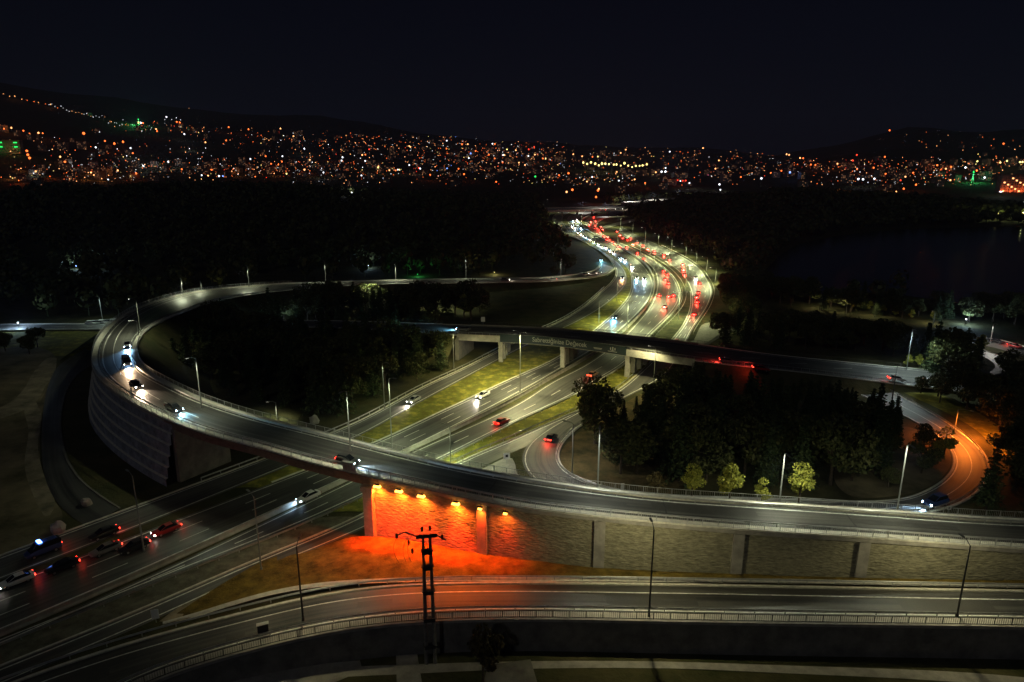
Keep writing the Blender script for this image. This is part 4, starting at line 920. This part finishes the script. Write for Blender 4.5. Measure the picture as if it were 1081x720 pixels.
def conifer(seed, h, cr, n=1500, ls=.34):
    random.seed(seed); tr = MB(); cw = MB(); tr.tube((0, 0, -.3), (0, 0, h * .97), h * .02, h * .003, 6)
    tiers = int(h * 1.3)
    for t in range(tiers):
        f = t / tiers; z = h * (.10 + .88 * f); rad = cr * (1 - f) ** .85 * random.uniform(.8, 1.12) + .08
        nb_ = max(4, int(9 * (1 - f)) + 2)
        for k in range(nb_):
            a = 6.283 * k / nb_ + t * 1.1 + random.uniform(-.25, .25); rr = rad * random.uniform(.75, 1.1); m_ = max(3, int(n / tiers / nb_ * (1.4 - f)))
            for j in range(m_):
                q = (j + .5) / m_; leaf(cw, Vector((math.cos(a) * rr * q, math.sin(a) * rr * q, z - rr * q * .28 + random.uniform(-.12, .12))) + Vector((random.gauss(0, .12), random.gauss(0, .12), 0)), ls * (1.1 - .4 * q))
    return tr, cw
PROTO = {}
def proto(key, pair, mat):
    t, c = pair; PROTO[key] = (t.mesh('trunk', ['bark']), c.mesh('crown', [mat]))
for k in range(4): proto('b%d' % k, broad(40 + k, 10, 4.2 + .4 * k, 2200, .36), 'leaves_dark')
for k in range(3): proto('c%d' % k, conifer(60 + k, 12, 2.6 + .3 * k, 1900, .34), 'needles')
for k in range(3): proto('l%d' % k, broad(80 + k, 6, 2.1, 1500, .2, 8, .55), 'leaves_lime')
proto('r0', broad(95, 6, 2.4, 900, .3, 8, .55), 'leaves_brown')
proto('big', broad(101, 14, 5.2, 4200, .33, 14, .6), 'leaves_dark')
random.seed(11)
def tree(p, key, s, label, name=None, grp=None, zs=1.0, rz=None, cat='tree'):
    nm = name or {'b': 'broadleaf_tree', 'c': 'conifer_tree', 'l': 'young_tree', 'r': 'shrub'}[key[0]]
    r = empty(nm, p, rz if rz is not None else random.uniform(0, 6.28), label=label, cat=cat, group=grp); r.scale = (s, s, s * zs)
    t, c = PROTO[key]; link('trunk', t, r); link('crown', c, r); return r
def inside(pt, pg):
    x, y = pt; c = False
    for i in range(len(pg)):
        (x1, y1), (x2, y2) = pg[i], pg[i - 1]
        if (y1 > y) != (y2 > y) and x < (x2 - x1) * (y - y1) / (y2 - y1) + x1: c = not c
    return c
ROADPTS = []
for rd, mg in ((ramp_left, 3.5), (road_a, 3), (road_b, 3), (road_c, 3.5), (curve, 2.5), (over, 4), (loop, 5), (service, 3), (near, 4), (ra, 3), (rb, 3)):
    for a, q in zip(rd.l[::3], rd.r[::3]): ROADPTS.append(((a.x + q.x) / 2, (a.y + q.y) / 2, (a - q).length / 2 + mg))
def clear(x, y, m_=0): return all((x - a) ** 2 + (y - b) ** 2 > (r_ + m_) ** 2 for a, b, r_ in ROADPTS)
def wood(pg, count, gap, mix, s0, s1, label, grp, m_=0, lim=None):
    pw = [(at(x, y).x, at(x, y).y) for x, y in pg]; xs_ = [p[0] for p in pw]; ys_ = [p[1] for p in pw]; got = []; tries = 0
    while len(got) < count and tries < count * 60:
        tries += 1; x = random.uniform(min(xs_), max(xs_)); y = random.uniform(min(ys_), max(ys_))
        if not inside((x, y), pw) or not clear(x, y, m_) or any((x - a) ** 2 + (y - b) ** 2 < gap * gap for a, b in got): continue
        got.append((x, y)); k = random.choice(mix); s = random.uniform(s0, s1)
        kind_ = {'b': 'rounded broadleaf', 'c': 'pointed conifer', 'r': 'low bush', 'l': 'pale young'}[k[0]]
        z = terrain(x, y)
        if lim:
            d_ = y * math.cos(PITCH) + (CAMZ - z) * math.sin(PITCH); pxx = 540.5 + FPX * x / d_; hh = height_for(Vector((x, y, z)), interp(lim, pxx) + random.uniform(0, 10)); s = min(s, hh / (12 if k[0] == 'c' else 10))
            if s < .35: continue
        tree(Vector((x, y, z)), k, s, label % kind_, grp=grp, cat='tree' if k[0] != 'r' else 'bush')
    return got
B = ['b0', 'b1', 'b2', 'b3']; C_ = ['c0', 'c1', 'c2']
wood([(175, 385), (168, 360), (205, 345), (330, 352), (455, 360), (490, 374), (470, 390), (420, 412), (345, 442), (300, 436), (240, 418), (195, 402)], 96, 6.0, B + C_ * 3, .8, 1.35, 'dark %s tree in the unlit wood enclosed by the loop', 'trees of the wood inside the loop')
wood([(205, 335), (270, 325), (340, 318), (420, 325), (520, 330), (470, 338), (380, 340), (240, 342)], 34, 6, B + C_ * 2, .8, 1.25, 'dark %s tree between the overpass approach and the far stretch of the loop', 'trees behind the overpass approach')
wood([(655, 445), (700, 418), (745, 397), (800, 397), (860, 405), (910, 425), (948, 450), (950, 470), (925, 500), (900, 515), (700, 512), (650, 500), (640, 470)], 96, 5.0, B[:2] + C_ * 2, .9, 1.5, 'dark %s tree in the dense wood enclosed by the right-hand bend', 'trees of the wood inside the right bend', lim=[(640, 436), (668, 418), (700, 388), (735, 374), (765, 384), (800, 391), (850, 396), (900, 406), (950, 424), (1000, 460)])
wood([(930, 470), (985, 465), (998, 490), (980, 508), (930, 518)], 5, 5, B + ['c1'], .4, .7, 'small dark %s tree on the orange lit ground inside the bend', 'trees on the orange lit ground')
wood([(760, 352), (900, 362), (1010, 372), (1040, 392), (1000, 388), (900, 372), (765, 366)], 42, 6, B + C_, .7, 1.1, 'dark %s tree right beyond the straight road', 'trees beyond the straight road')
wood([(770, 318), (880, 330), (1000, 340), (1120, 345), (1120, 337), (960, 330), (850, 320), (760, 305)], 60, 7, B * 2 + C_, .7, 1.2, 'dark %s tree in the belt along the lake', 'trees of the lakeside belt')
wood([(960, 408), (1010, 403), (1100, 400), (1160, 440), (1120, 500), (1072, 476), (1030, 436)], 46, 5.5, B * 2 + C_, .7, 1.2, 'dark %s tree outside the orange bend at the right edge', 'trees at the right edge')
wood([(1056, 480), (1150, 480), (1180, 560), (1035, 548)], 24, 5, B * 2 + C_, .8, 1.2, 'dark %s tree right of the bend foot in the lower right corner', 'trees right of the bend foot')
wood([(765, 300), (760, 330), (775, 350), (800, 352), (790, 310)], 14, 7, B, .7, 1.0, 'dark %s tree beside the rightmost far carriageway', 'trees beside the far carriageway')
wood([(-30, 372), (40, 366), (50, 372), (-60, 395)], 7, 8, B, .5, .8, 'dim %s tree at the edge of the dirt lot', 'trees at the dirt lot')
# trees one can tell apart
def T(x, y, ytop, key, label, z=0, **kw):
    p = at(x, y, z); p.z = z - .05; h = height_for(p, ytop); base = {'b': 10.3, 'c': 12, 'l': 6.2, 'r': 6.2}[key[0]] if key != 'big' else 14.3
    return tree(p, key, h / base, label, **kw)
T(628, 468, 396, 'big', 'big open crowned tree overlapping the motorway right of the banner', name='broadleaf_tree')
T(655, 500, 446, 'b1', 'dark green tree behind the two pale lamp posts right of the entry curve')
T(657, 462, 420, 'c1', 'small pointed tree right of the big open crowned tree')
T(730, 527, 489, 'l0', 'leftmost and widest of the four lime green trees behind the loop road', z=6.6)
T(770, 529, 487, 'l1', 'second lime green tree from the left behind the loop road', z=6.3)
T(804, 530, 504, 'l2', 'smallest of the four lime green trees behind the loop road', z=6.0)
T(843, 532, 487, 'l0', 'rightmost and brightest lime green tree, beside a lamp post', z=5.8)
T(692, 525, 497, 'r0', 'dim brownish bush left of the four lime green trees', cat='bush', z=6.8)
T(343, 334, 299, 'b2', 'round dark tree breaking the far stretch of the loop', z=1)
T(435, 338, 300, 'b0', 'broad dark crown left of the lit trees inside the loop', z=1)
T(402, 336, 301, 'c0', 'left one of two slim conifers under the far stretch of the loop', z=1)
T(412, 337, 301, 'c2', 'right one of two slim conifers under the far stretch of the loop', z=1)
T(461, 336, 299, 'b3', 'tree with a lit green side left of the pale lamp post', z=1)
T(497, 337, 295, 'b1', 'tallest dark tree at the end of the tree group by the overpass', z=1)
T(490, 338, 309, 'l1', 'small lit green tree in front of the tallest dark tree', z=1)
T(382, 352, 322, 'c1', 'dark conifer at the middle of the wood inside the loop', z=.5)
T(996, 482, 450, 'l2', 'young tree glowing orange under the sodium lamp')
T(985, 490, 466, 'l1', 'spreading small tree casting shadows on the orange ground')
for k, (x, y, yt) in enumerate([(852, 445, 402), (880, 452, 398), (918, 448, 408), (925, 455, 402), (944, 452, 416), (875, 440, 405)]): T(x, y, yt, C_[k % 3], ORD[k] + ' spire shaped conifer from the left against the lit right-hand road', grp='conifers in front of the right-hand road')
T(992, 425, 398, 'b3', 'green lit bushy tree beside the grass edge of the right-hand road'); T(972, 415, 396, 'b0', 'low spreading green tree above the orange bend'); T(1000, 400, 345, 'b2', 'tall dark tree between straight road and right edge'); T(984, 396, 336, 'c1', 'pointed dark tree left of the tall dark tree')
for k, (x, y, yt, ky) in enumerate([(958, 388, 374, 'l0'), (970, 388, 373, 'l1'), (982, 387, 369, 'l2'), (1035, 372, 352, 'l1')]): T(x, y, yt, ky, ORD[k] + ' small pale tree from the left along the far side of the right-hand road', z=.5, grp='small pale trees by the right-hand road')
for k, (x, y) in enumerate([(875, 322), (888, 323), (900, 326), (918, 328), (932, 331), (945, 334), (962, 337), (985, 338)]): T(x, y, y - 11, 'l%d' % (k % 3), ORD[k] + ' faintly lit tree from the left in the lakeside row', grp='faintly lit lakeside trees')
for k, (x, y, yt) in enumerate([(198, 306, 293), (186, 309, 297), (585, 292, 280), (597, 289, 268)]): T(x, y, yt, 'b%d' % k, ['dim green tree on the outside of the far bend', 'small dim tree left of the far bend lamp posts', 'low tree left of the loop junction', 'tree lit from behind above the loop junction'][k])
sh = at(510, 722, -3); tree(sh, 'r0', height_for(sh, 655) / 6.4, 'dark leggy shrub beside the pylon at the bottom edge', name='shrub', zs=1.0, cat='shrub').scale = (1.0, 1.0, height_for(sh, 655) / 6.4)
# ---------------------------------------------------------------- street lamps under the lakeside trees
lk = [(867, 327), (893, 331), (923, 335), (985, 343)]
for k, (x, y) in enumerate(lk): lamp_px(x, y, 0, y - 14, 90, ORD[k] + ' lamp from the left among the lakeside trees', grp='lamps among the lakeside trees', power=1200, color=(1, .9, .5))
# far woods, each read as one dark mass
def mass(name, n, area, hmin, hmax, ok, mat='leaves_dark'):
    mb = MB(); k = 0; random.seed(len(name) + n)
    vs, fs = [], []
    while k < n:
        x, y = area()
        if not ok(x, y): continue
        k += 1; z = terrain(x, y); h = random.uniform(hmin, hmax); cr = h * random.uniform(.3, .42); d = math.hypot(x, y); ls = .5 + d / 900
        nl = 60 if d < 450 else 34
        c0 = len(vs)
        for j in range(nl):
            dd = Vector((random.gauss(0, 1), random.gauss(0, 1), random.gauss(0, 1))).normalized(); q = Vector((x, y, z + h * .58)) + Vector((dd.x * cr, dd.y * cr, dd.z * h * .42)) * random.uniform(.6, 1.05)
            u = dd.orthogonal().normalized(); v = dd.cross(u); a = random.uniform(0, 6.28); s_ = ls * random.uniform(.8, 1.6)
            u, v = u * math.cos(a) + v * math.sin(a), v * math.cos(a) - u * math.sin(a); i = len(vs)
            vs += [q - u * s_, q - v * s_ * .7, q + u * s_, q + v * s_ * .7]; fs.append((i, i + 1, i + 2, i + 3))
        i = len(vs); vs += [Vector((x - .2, y, z)), Vector((x + .2, y, z)), Vector((x, y, z + h * .6))]; fs.append((i, i + 1, i + 2))
    me = bpy.data.meshes.new(name); me.from_pydata([tuple(v) for v in vs], [], fs); me.materials.append(MATS[mat]); return tag(link(name, me), kind='stuff')
def okl(x, y): return clear(x, y, 6) and not (-140 < x < 60 and y < 345 and math.hypot(x + 62, y - 225) < 130)
f1 = mass('forest', 3400, lambda: (random.uniform(-760, 80), random.uniform(250, 1150)), 8, 15, lambda x, y: okl(x, y) and x < (40 if y > 390 else -20 + (y - 300) * .12) and math.hypot(x + 40, y - 290) > 75)
tag(f1, 'far unlit forest filling the land left of the motorway', 'forest')
f2 = mass('forest', 1700, lambda: (random.uniform(90, 460), random.uniform(330, 1050)), 8, 14, lambda x, y: clear(x, y, 9) and x > 118 + max(0, (y - 600)) * .05 and not inside((x, y), LAKE))if False else None
LAKE = [(at(x, y).x, at(x, y).y) for x, y in [(780, 306), (830, 260), (880, 247), (940, 240), (1030, 237), (1300, 235), (1500, 300), (1300, 335), (1081, 334), (1000, 321), (920, 312), (850, 314)]]
f2 = mass('forest', 2300, lambda: (random.uniform(90, 620), random.uniform(300, 1120)), 8, 14, lambda x, y: clear(x, y, 9) and x > 118 + max(0, (y - 600)) * .05 and not inside((x, y), LAKE))
tag(f2, 'far unlit forest between the motorway and the lake', 'forest')
# ---------------------------------------------------------------- the town on the hills
def hit(px, py):
    a = (px - 540.5) / FPX; b = (360 - py) / FPX; c, s_ = math.cos(PITCH), math.sin(PITCH)
    d = Vector((a, c + b * s_, -s_ + b * c)); t = 900.0
    while t < 5200:
        p = d * t; zt = terrain(p.x, p.y)
        if p.z + CAMZ < zt: return Vector((p.x, p.y, zt))
        t *= 1.012
    return None
glow('town_orange', (1, .16, .03), 3.4); glow('town_amber', (1, .42, .15), 3.6); glow('town_white', (.85, .92, 1), 3); glow('town_yellow', (1, .8, .25), 3); glow('town_red', (1, .05, .02), 2.5); glow('town_green', (.03, 1, .15), 1.6); glow('town_blue', (.15, .3, 1), 3); glow('town_pink', (1, .2, .35), 3); glow('town_dim', (1, .45, .2), .5)
TM = {}
for c in ('orange', 'amber', 'white', 'yellow', 'red', 'green', 'blue', 'pink'):
    mb = MB(); mb.tube((0, 0, 0), (0, 0, 7), .12, .1, 5, 0); mb.ball((0, 0, 7.4), 1.0, 8, 1); TM[c] = mb.mesh('town_lamp', ['dark_steel', 'town_' + c])
random.seed(23)
cl = []     # (px, py, sx, sy, n, colours, size)
O = ['orange'] * 7 + ['amber'] * 6 + ['white'] * 2 + ['red'] * 1 + ['yellow']
spec = [(60, 160, 55, 9, 60, O), (60, 185, 60, 8, 80, O + ['white'] * 4), (170, 178, 55, 10, 120, O + ['white'] * 5), (270, 180, 50, 8, 130, O + ['white'] * 4), (360, 176, 50, 9, 130, O), (300, 148, 55, 4, 60, O), (200, 138, 30, 3, 26, O), (150, 133, 22, 3, 26, O + ['white'] * 6),
        (400, 152, 45, 5, 80, O), (470, 160, 40, 8, 110, O + ['white'] * 2), (520, 168, 35, 9, 110, O + ['white', 'blue', 'yellow']), (480, 182, 50, 6, 100, O + ['white', 'yellow'] * 2), (570, 165, 30, 8, 90, O), (600, 146, 40, 2.5, 26, O), (620, 190, 45, 6, 110, O + ['white', 'yellow'] * 4), (660, 168, 30, 6, 60, O), (745, 172, 30, 6, 26, O), (790, 160, 14, 5, 20, O),
        (860, 177, 45, 5, 90, O), (960, 179, 45, 5, 80, O), (930, 192, 40, 5, 60, O + ['white'] * 2), (1010, 188, 30, 6, 60, O + ['white'] * 3), (1055, 174, 22, 4, 50, ['amber', 'orange', 'yellow']), (985, 150, 30, 6, 12, ['orange', 'amber']), (1060, 153, 18, 5, 8, ['orange', 'amber']), (770, 185, 40, 6, 60, O + ['white', 'pink']), (1000, 205, 25, 4, 10, O), (720, 165, 14, 3, 12, O)]
for x, y, sx, sy, n_, cs in spec:
    for _ in range(int(n_ * 1.35)):
        px, py = random.gauss(x, sx), random.gauss(y, sy)
        if -30 < px < 1110 and 96 < py < 199: cl.append((px, py, random.choice(cs), random.choice([.26, .32, .38, .44, .52, .68]) if random.random() < .94 else 1.15))
def linel(x0, y0, x1, y1, n_, cs, s_, j=1.0):
    for k in range(n_):
        t = (k + random.uniform(-.2, .2)) / max(1, n_ - 1); cl.append((x0 + (x1 - x0) * t, y0 + (y1 - y0) * t + random.gauss(0, j), random.choice(cs), s_ * random.uniform(.7, 1.2)))
linel(5, 102, 60, 115, 10, ['orange', 'amber'], .6); linel(52, 112, 130, 134, 26, ['white', 'amber', 'white'], .5); linel(616, 180, 682, 182, 18, ['yellow'], 1.6, .8); linel(0, 138, 45, 148, 8, ['orange', 'amber'], .9)
linel(200, 116, 230, 113, 8, ['white', 'amber'], .35); linel(175, 126, 192, 127, 4, ['white'], .6); linel(715, 195, 727, 197, 5, ['pink', 'red', 'white'], 1.1, .5); linel(738, 150, 742, 152, 2, ['yellow'], .7); linel(763, 133, 778, 138, 3, ['yellow'], .7)
for px, py, c, s_ in ((698, 188.5, 'white', 1.6), (702, 188.5, 'white', 1.6), (625, 192, 'white', 1.2), (565, 193, 'green', 1.5), (362, 172, 'white', 1.3), (361, 175, 'white', 1.2), (303, 189, 'yellow', 1.2), (322, 186, 'amber', 1.3), (405, 192, 'blue', .8), (600, 190, 'orange', 1.6), (604, 209, 'orange', 1.9), (598, 210, 'amber', 1.6), (631, 209, 'orange', 1.8), (629, 215, 'orange', 1.6), (632, 205, 'amber', 1.3), (759, 201, 'white', 1.4), (760, 206, 'white', 1.2), (803, 196, 'white', 1.6), (833, 190, 'blue', 1.5), (905, 197, 'white', 1.6), (910, 197, 'white', 1.5), (922, 196, 'white', 1.4), (933, 215, 'yellow', 1.2), (971, 226, 'white', .9), (884, 217, 'amber', .9), (953, 206, 'orange', 1.3), (945, 209, 'amber', 1.2), (966, 201, 'orange', 1.2), (1018, 184, 'white', 1.3), (1038, 195, 'white', 1.3), (30, 168, 'orange', 1.5), (31, 172, 'orange', 1.5), (33, 176, 'orange', 1.6), (90, 151, 'orange', 1.8), (42, 148, 'amber', 1.2), (131, 157, 'orange', 1.4), (122, 160, 'orange', 1.5), (70, 179, 'orange', 1.4), (232, 193, 'white', 1.4), (236, 192, 'blue', 1.2), (372, 213, 'white', .9), (401, 202, 'blue', .6), (115, 194, 'white', .9), (154, 202, 'orange', .7), (100, 190, 'amber', .9), (490, 190, 'orange', 1.3), (518, 188, 'orange', 1.1), (497, 168, 'blue', 1.3), (495, 172, 'white', 1.1), (270, 191, 'orange', 1.0)): cl.append((px, py, c, s_))
placed = []
for px, py, c, s_ in cl:
    p = hit(px, py + .8)
    if p is None: continue
    d = p.length
    placed.append((p, c, s_ * d / FPX * .62 * (.8 if s_ < .9 else 1.0), s_))
placed.sort(key=lambda q: -q[3])
def district(p):
    az = p.x / max(1, p.y); a = 'far left' if az < -.5 else 'left' if az < -.2 else 'middle' if az < .12 else 'right' if az < .45 else 'far right'
    return a + (' upper hillside' if p.z > 95 else ' lower slope' if p.z > 35 else ' valley floor')
ADJ = {'orange': 'orange', 'amber': 'amber', 'white': 'white', 'yellow': 'yellow', 'red': 'red', 'green': 'green', 'blue': 'blue', 'pink': 'pink'}
rest = MB(); cols = list(TM); 
for k, (p, c, r_, s_) in enumerate(placed):
    if k < 290:
        dn = district(p); o = link('town_lamp', TM[c]); o.location = p; o.scale = (r_, r_, max(1, r_) if r_ > 1 else 1); o.scale.z = r_ if r_ > .7 else .7
        tag(o, '%s glowing town lamp on the %s' % (ADJ[c], dn), 'street lamp', '%s town lamps on the %s' % (ADJ[c], dn))
    else:
        rest.ball((p.x, p.y, p.z + 6), r_, 6, cols.index(c))
tag(rest.build('town_lights', ['town_' + c for c in cols]), 'countless small orange, amber and white lights of the distant town', 'town lights', kind='stuff')
# buildings: walls lit by the lamps among them
noisy('plaster', (.10, .095, .085), (.26, .24, .21), .03, .9); plain('roof_tile', (.16, .06, .04), .85); 
def bmesh_building(seed):
    rnd = random.Random(seed); wx, wy, h = rnd.uniform(10, 22), rnd.uniform(9, 14), rnd.choice([6.5, 9, 12, 15, 18]); W_ = MB(); RF = MB(); WN = MB()
    W_.box((0, 0, h / 2 - 1), (wx, wy, h + 2)); nf = int(h / 3)
    for f in range(nf):
        for k in range(int(wx / 3)):
            x = -wx / 2 + 1.8 + k * 3.0; W_.box((x, -wy / 2 - .05, f * 3 + 1.7), (1.3, .12, 1.3), 0, 1)
            if rnd.random() < .3: WN.box((x, -wy / 2 - .12, f * 3 + 1.7), (1.2, .08, 1.2), 0, rnd.choice([0, 0, 1]))
    if rnd.random() < .7:
        RF.add([(-wx / 2 - .6, -wy / 2 - .6, h), (wx / 2 + .6, -wy / 2 - .6, h), (wx / 2 + .6, wy / 2 + .6, h), (-wx / 2 - .6, wy / 2 + .6, h), (-wx / 2 + wy * .4, 0, h + 2.6), (wx / 2 - wy * .4, 0, h + 2.6)], [(0, 1, 5, 4), (1, 2, 5), (2, 3, 4, 5), (3, 0, 4), (3, 2, 1, 0)])
    else: RF.box((0, 0, h + .2), (wx + .5, wy + .5, .4)); RF.box((wx * .2, 0, h + 1.3), (3, 3, 2))
    return W_.mesh('wall', ['plaster', 'glass_dark']), RF.mesh('roof', ['roof_tile']), WN.mesh('lit_windows', ['town_dim', 'town_dim'])
BT = [bmesh_building(300 + k) for k in range(12)]
random.seed(31); pos = []; nb = 0
cand = [q[0] for q in placed if q[0].length < 3600]
while nb < 280:
    c = random.choice(cand); x, y = c.x + random.gauss(0, 22), c.y + random.gauss(8, 22)
    if any((x - a) ** 2 + (y - b) ** 2 < 500 for a, b in pos) or not clear(x, y, 25) or y < 1150: continue
    pos.append((x, y)); nb += 1; p = Vector((x, y, terrain(x, y) + .2)); dn = district(p)
    r = empty('town_building', p, random.uniform(-.6, .6), label='plain town building among the lights on the %s' % dn, cat='building', group='town buildings on the %s' % dn)
    a, b, c_ = random.choice(BT); link('wall', a, r); link('roof', b, r); link('windows', c_, r)
# thin night air over the whole valley
mb = MB(); mb.box((0, 5500, 390), (22000, 12400, 790)); hz = mb.mesh('haze', ['black_plastic']); hz.materials.clear()
hm = bpy.data.materials.new('haze'); hm.use_nodes = True; hn = hm.node_tree; hn.nodes.clear(); ho = hn.nodes.new('ShaderNodeOutputMaterial'); hv = hn.nodes.new('ShaderNodeVolumePrincipled')
hv.inputs['Density'].default_value = 0.00011; hv.inputs['Color'].default_value = (.5, .6, 1, 1); hn.links.new(hv.outputs[0], ho.inputs['Volume']); hz.materials.append(hm)
tag(link('haze', hz), kind='stuff')
# the larger lamps really light their street
random.seed(5)
CO = {'orange': (1, .14, .02), 'amber': (1, .3, .08), 'white': (.9, .95, 1), 'yellow': (1, .85, .4), 'red': (1, .1, .05), 'green': (.1, 1, .3), 'blue': (.2, .35, 1), 'pink': (1, .3, .5)}
big = [o for o in bpy.data.objects if o.name.startswith('town_lamp') and o.get('category')]
random.shuffle(big)
for o in big[:110]:
    c = o['label'].split()[0]; l = lamp_light('POINT', 'lamp_light', o, (0, 0, 8.6), 5200, CO[c], radius=1.0)
# orange lit hotel at the right edge
hp_ = at(1076, 209, 0); hp_.z = terrain(hp_.x, hp_.y); ht = empty('hotel', hp_, R(-14), label='large hotel block glowing orange behind its balconies at the right edge', cat='building')
HW, HH = 68, 27
mb = MB(); mb.box((0, 0, HH / 2), (HW, 16, HH)); mb.build('wall', 'plaster', ht); mb = MB(); mb.box((0, 0, HH + .6), (HW + 2, 18, 1.2)); mb.build('roof', 'roof_tile', ht)
for f in range(7):
    mb = MB(); mb.box((0, -8.9, 3.4 + f * 3.4), (HW, 2.0, .35)); mb.box((0, -9.8, 3.9 + f * 3.4), (HW, .15, .8)); mb.build('balcony', 'plaster', ht)
for k in range(12):
    mb = MB(); mb.box((-HW / 2 + 2.8 + k * (HW - 5.6) / 11, -9, HH / 2), (.8, 2.2, HH)); mb.build('pillar', 'plaster', ht)
for f in range(7):
    for k in range(11):
        if (f * 7 + k * 3) % 4 == 0: mb = MB(); mb.box((-HW / 2 + 5.6 + k * (HW - 5.6) / 11, -8.06, 1.9 + f * 3.4), (2.6, .1, 2.2)); mb.build('lit_window', 'town_amber', ht)
for x in (-30, -18, -6, 6, 18, 30): lamp_light('SPOT', 'facade_light', ht, (x, -16, 1), 15000, (1, .13, .03), 120, .6, rot=(R(125), 0, 0), radius=.5)
for k, (x, y, s_) in enumerate([(1055, 211, 2.0), (1066, 207, 2.4), (1080, 220, 1.6), (1079, 232, 1.6), (1052, 232, 1.4)]):
    p = at(x, y, 0); p.z = max(0, terrain(p.x, p.y)); o = link('town_lamp', TM['white' if k < 3 else 'yellow']); q = s_ * p.length / FPX * .62; o.location = p; o.scale = (q, q, .9)
    tag(o, ['white floodlight at the left foot of the hotel', 'brightest white floodlight in front of the hotel', 'white lamp on the shore below the hotel at the frame edge', 'yellow shore lamp reflecting in the lake at the right edge', 'green-yellow shore lamp on the lakeside below the hotel'][k], 'street lamp')
    lamp_light('POINT', 'lamp_light', o, (0, 0, 8.6), 8000, (.95, 1, .8) if k < 3 else (.9, 1, .4), radius=1)
# green minarets and the green lit sign
def minaret(px, py, yt, label):
    p = hit(px, py); h = height_for(p, yt); r = empty('minaret', p, label=label, cat='minaret'); k = p.length / 1500
    mb = MB(); mb.tube((0, 0, -2), (0, 0, h * .82), 1.6 * k, 1.3 * k, 10); mb.build('shaft', 'plaster', r); mb = MB(); mb.tube((0, 0, h * .66), (0, 0, h * .7), 2.4 * k, 2.6 * k, 10); mb.build('balcony', 'plaster', r); mb = MB(); mb.tube((0, 0, h * .82), (0, 0, h), 1.6 * k, .1, 10); mb.build('spire', 'town_green', r)
    for a in (-5, 5): lamp_light('POINT', 'green_light', r, (a * k, -7 * k, h * .4), 14000 * k * k, (.08, 1, .3), radius=.5)
minaret(1026, 193, 180, 'slim green lit minaret near the right edge of the town'); minaret(147, 134, 125, 'small green lit minaret on the left hillside')
p = hit(12, 163); gb = empty('sign_building', p, .25, label='building with four green glowing signs at the far left of the town', cat='building'); k = p.length / FPX
mb = MB(); mb.box((0, 0, 5 * k), (17 * k, 6 * k, 10 * k + 2)); mb.build('wall', 'concrete_dark', gb); mb = MB(); mb.box((0, 0, 10 * k + 1.4), (18 * k, 7 * k, .8)); mb.build('roof', 'roof_tile', gb)
for sx in (-1, 1):
    for z in (5.2, 8.6): mb = MB(); mb.box((sx * 5.4 * k, -3.1 * k, z * k), (2.6 * k, .3 * k, .9 * k)); mb.build('glowing_sign', 'town_green', gb)
    lamp_light('POINT', 'green_light', gb, (sx * 5.4 * k, -7 * k, 5 * k), 1500, (.03, 1, .12), radius=1)
# small lights near the far left road
for x, y, c, lb, e in ((20, 341, 'white', 'blue-white lamp by the road at the left edge', 4000), (237, 306, 'yellow', 'yellow-green lamp beyond the far bend of the loop', 1000), (441, 286, 'green', 'green lamp in the forest above the far stretch of the loop', 900), (389, 277, 'white', 'dim white lamp deep in the left forest', 1200), (522, 284, 'yellow', 'dim yellow lamp in the forest near the bright lamp post', 1200), (101, 281, 'white', 'faint lamp among the trees at the far left', 800), (81, 279, 'blue', 'faint bluish lamp among the trees at the far left', 1500), (204, 347, 'blue', 'bluish lamp at the left end of the wood inside the loop', 2500), (306, 336, 'blue', 'dim bluish lamp on the overpass approach', 900), (951, 367, 'amber', 'small amber lamp left of the far bend', 0), (1019, 337, 'white', 'white lamp at the top of the right-hand bend', 4000)):
    p = at(x, y + 6, 0); p.z = max(p.z, terrain(p.x, p.y)); q = p.length / FPX * (1.0 if e > 3000 else .5) * .7; o = link('lamp', TM[c]); o.location = p; o.scale = (q, q, q); tag(o, lb, 'lamp')
    if x == 951: bpy.data.objects.remove(o); continue
    lamp_light('POINT', 'lamp_light', o, (0, 0, 8.8), e, (.5, .75, 1) if c in ('blue', 'white') else CO[c], radius=.4)
# cars parked along the road at the far left, seen as a row of pale roofs
for k in range(9):
    p = at(97 + k * 3.9, 342.5 - k * .25, .3); car(p, R(8), ORD[k] + ' parked car from the left in the pale row beyond the left bend', kind='hatch', paint=['white', 'silver', 'grey'][k % 3], parts=False, grp='cars parked beyond the left bend')
street_lamp(at(92, 346, .5) + V((0, 10, 0)), 10, R(-90), 'lamp post lighting the parked cars beyond the left bend', power=2600, color=(.75, 1, .85))
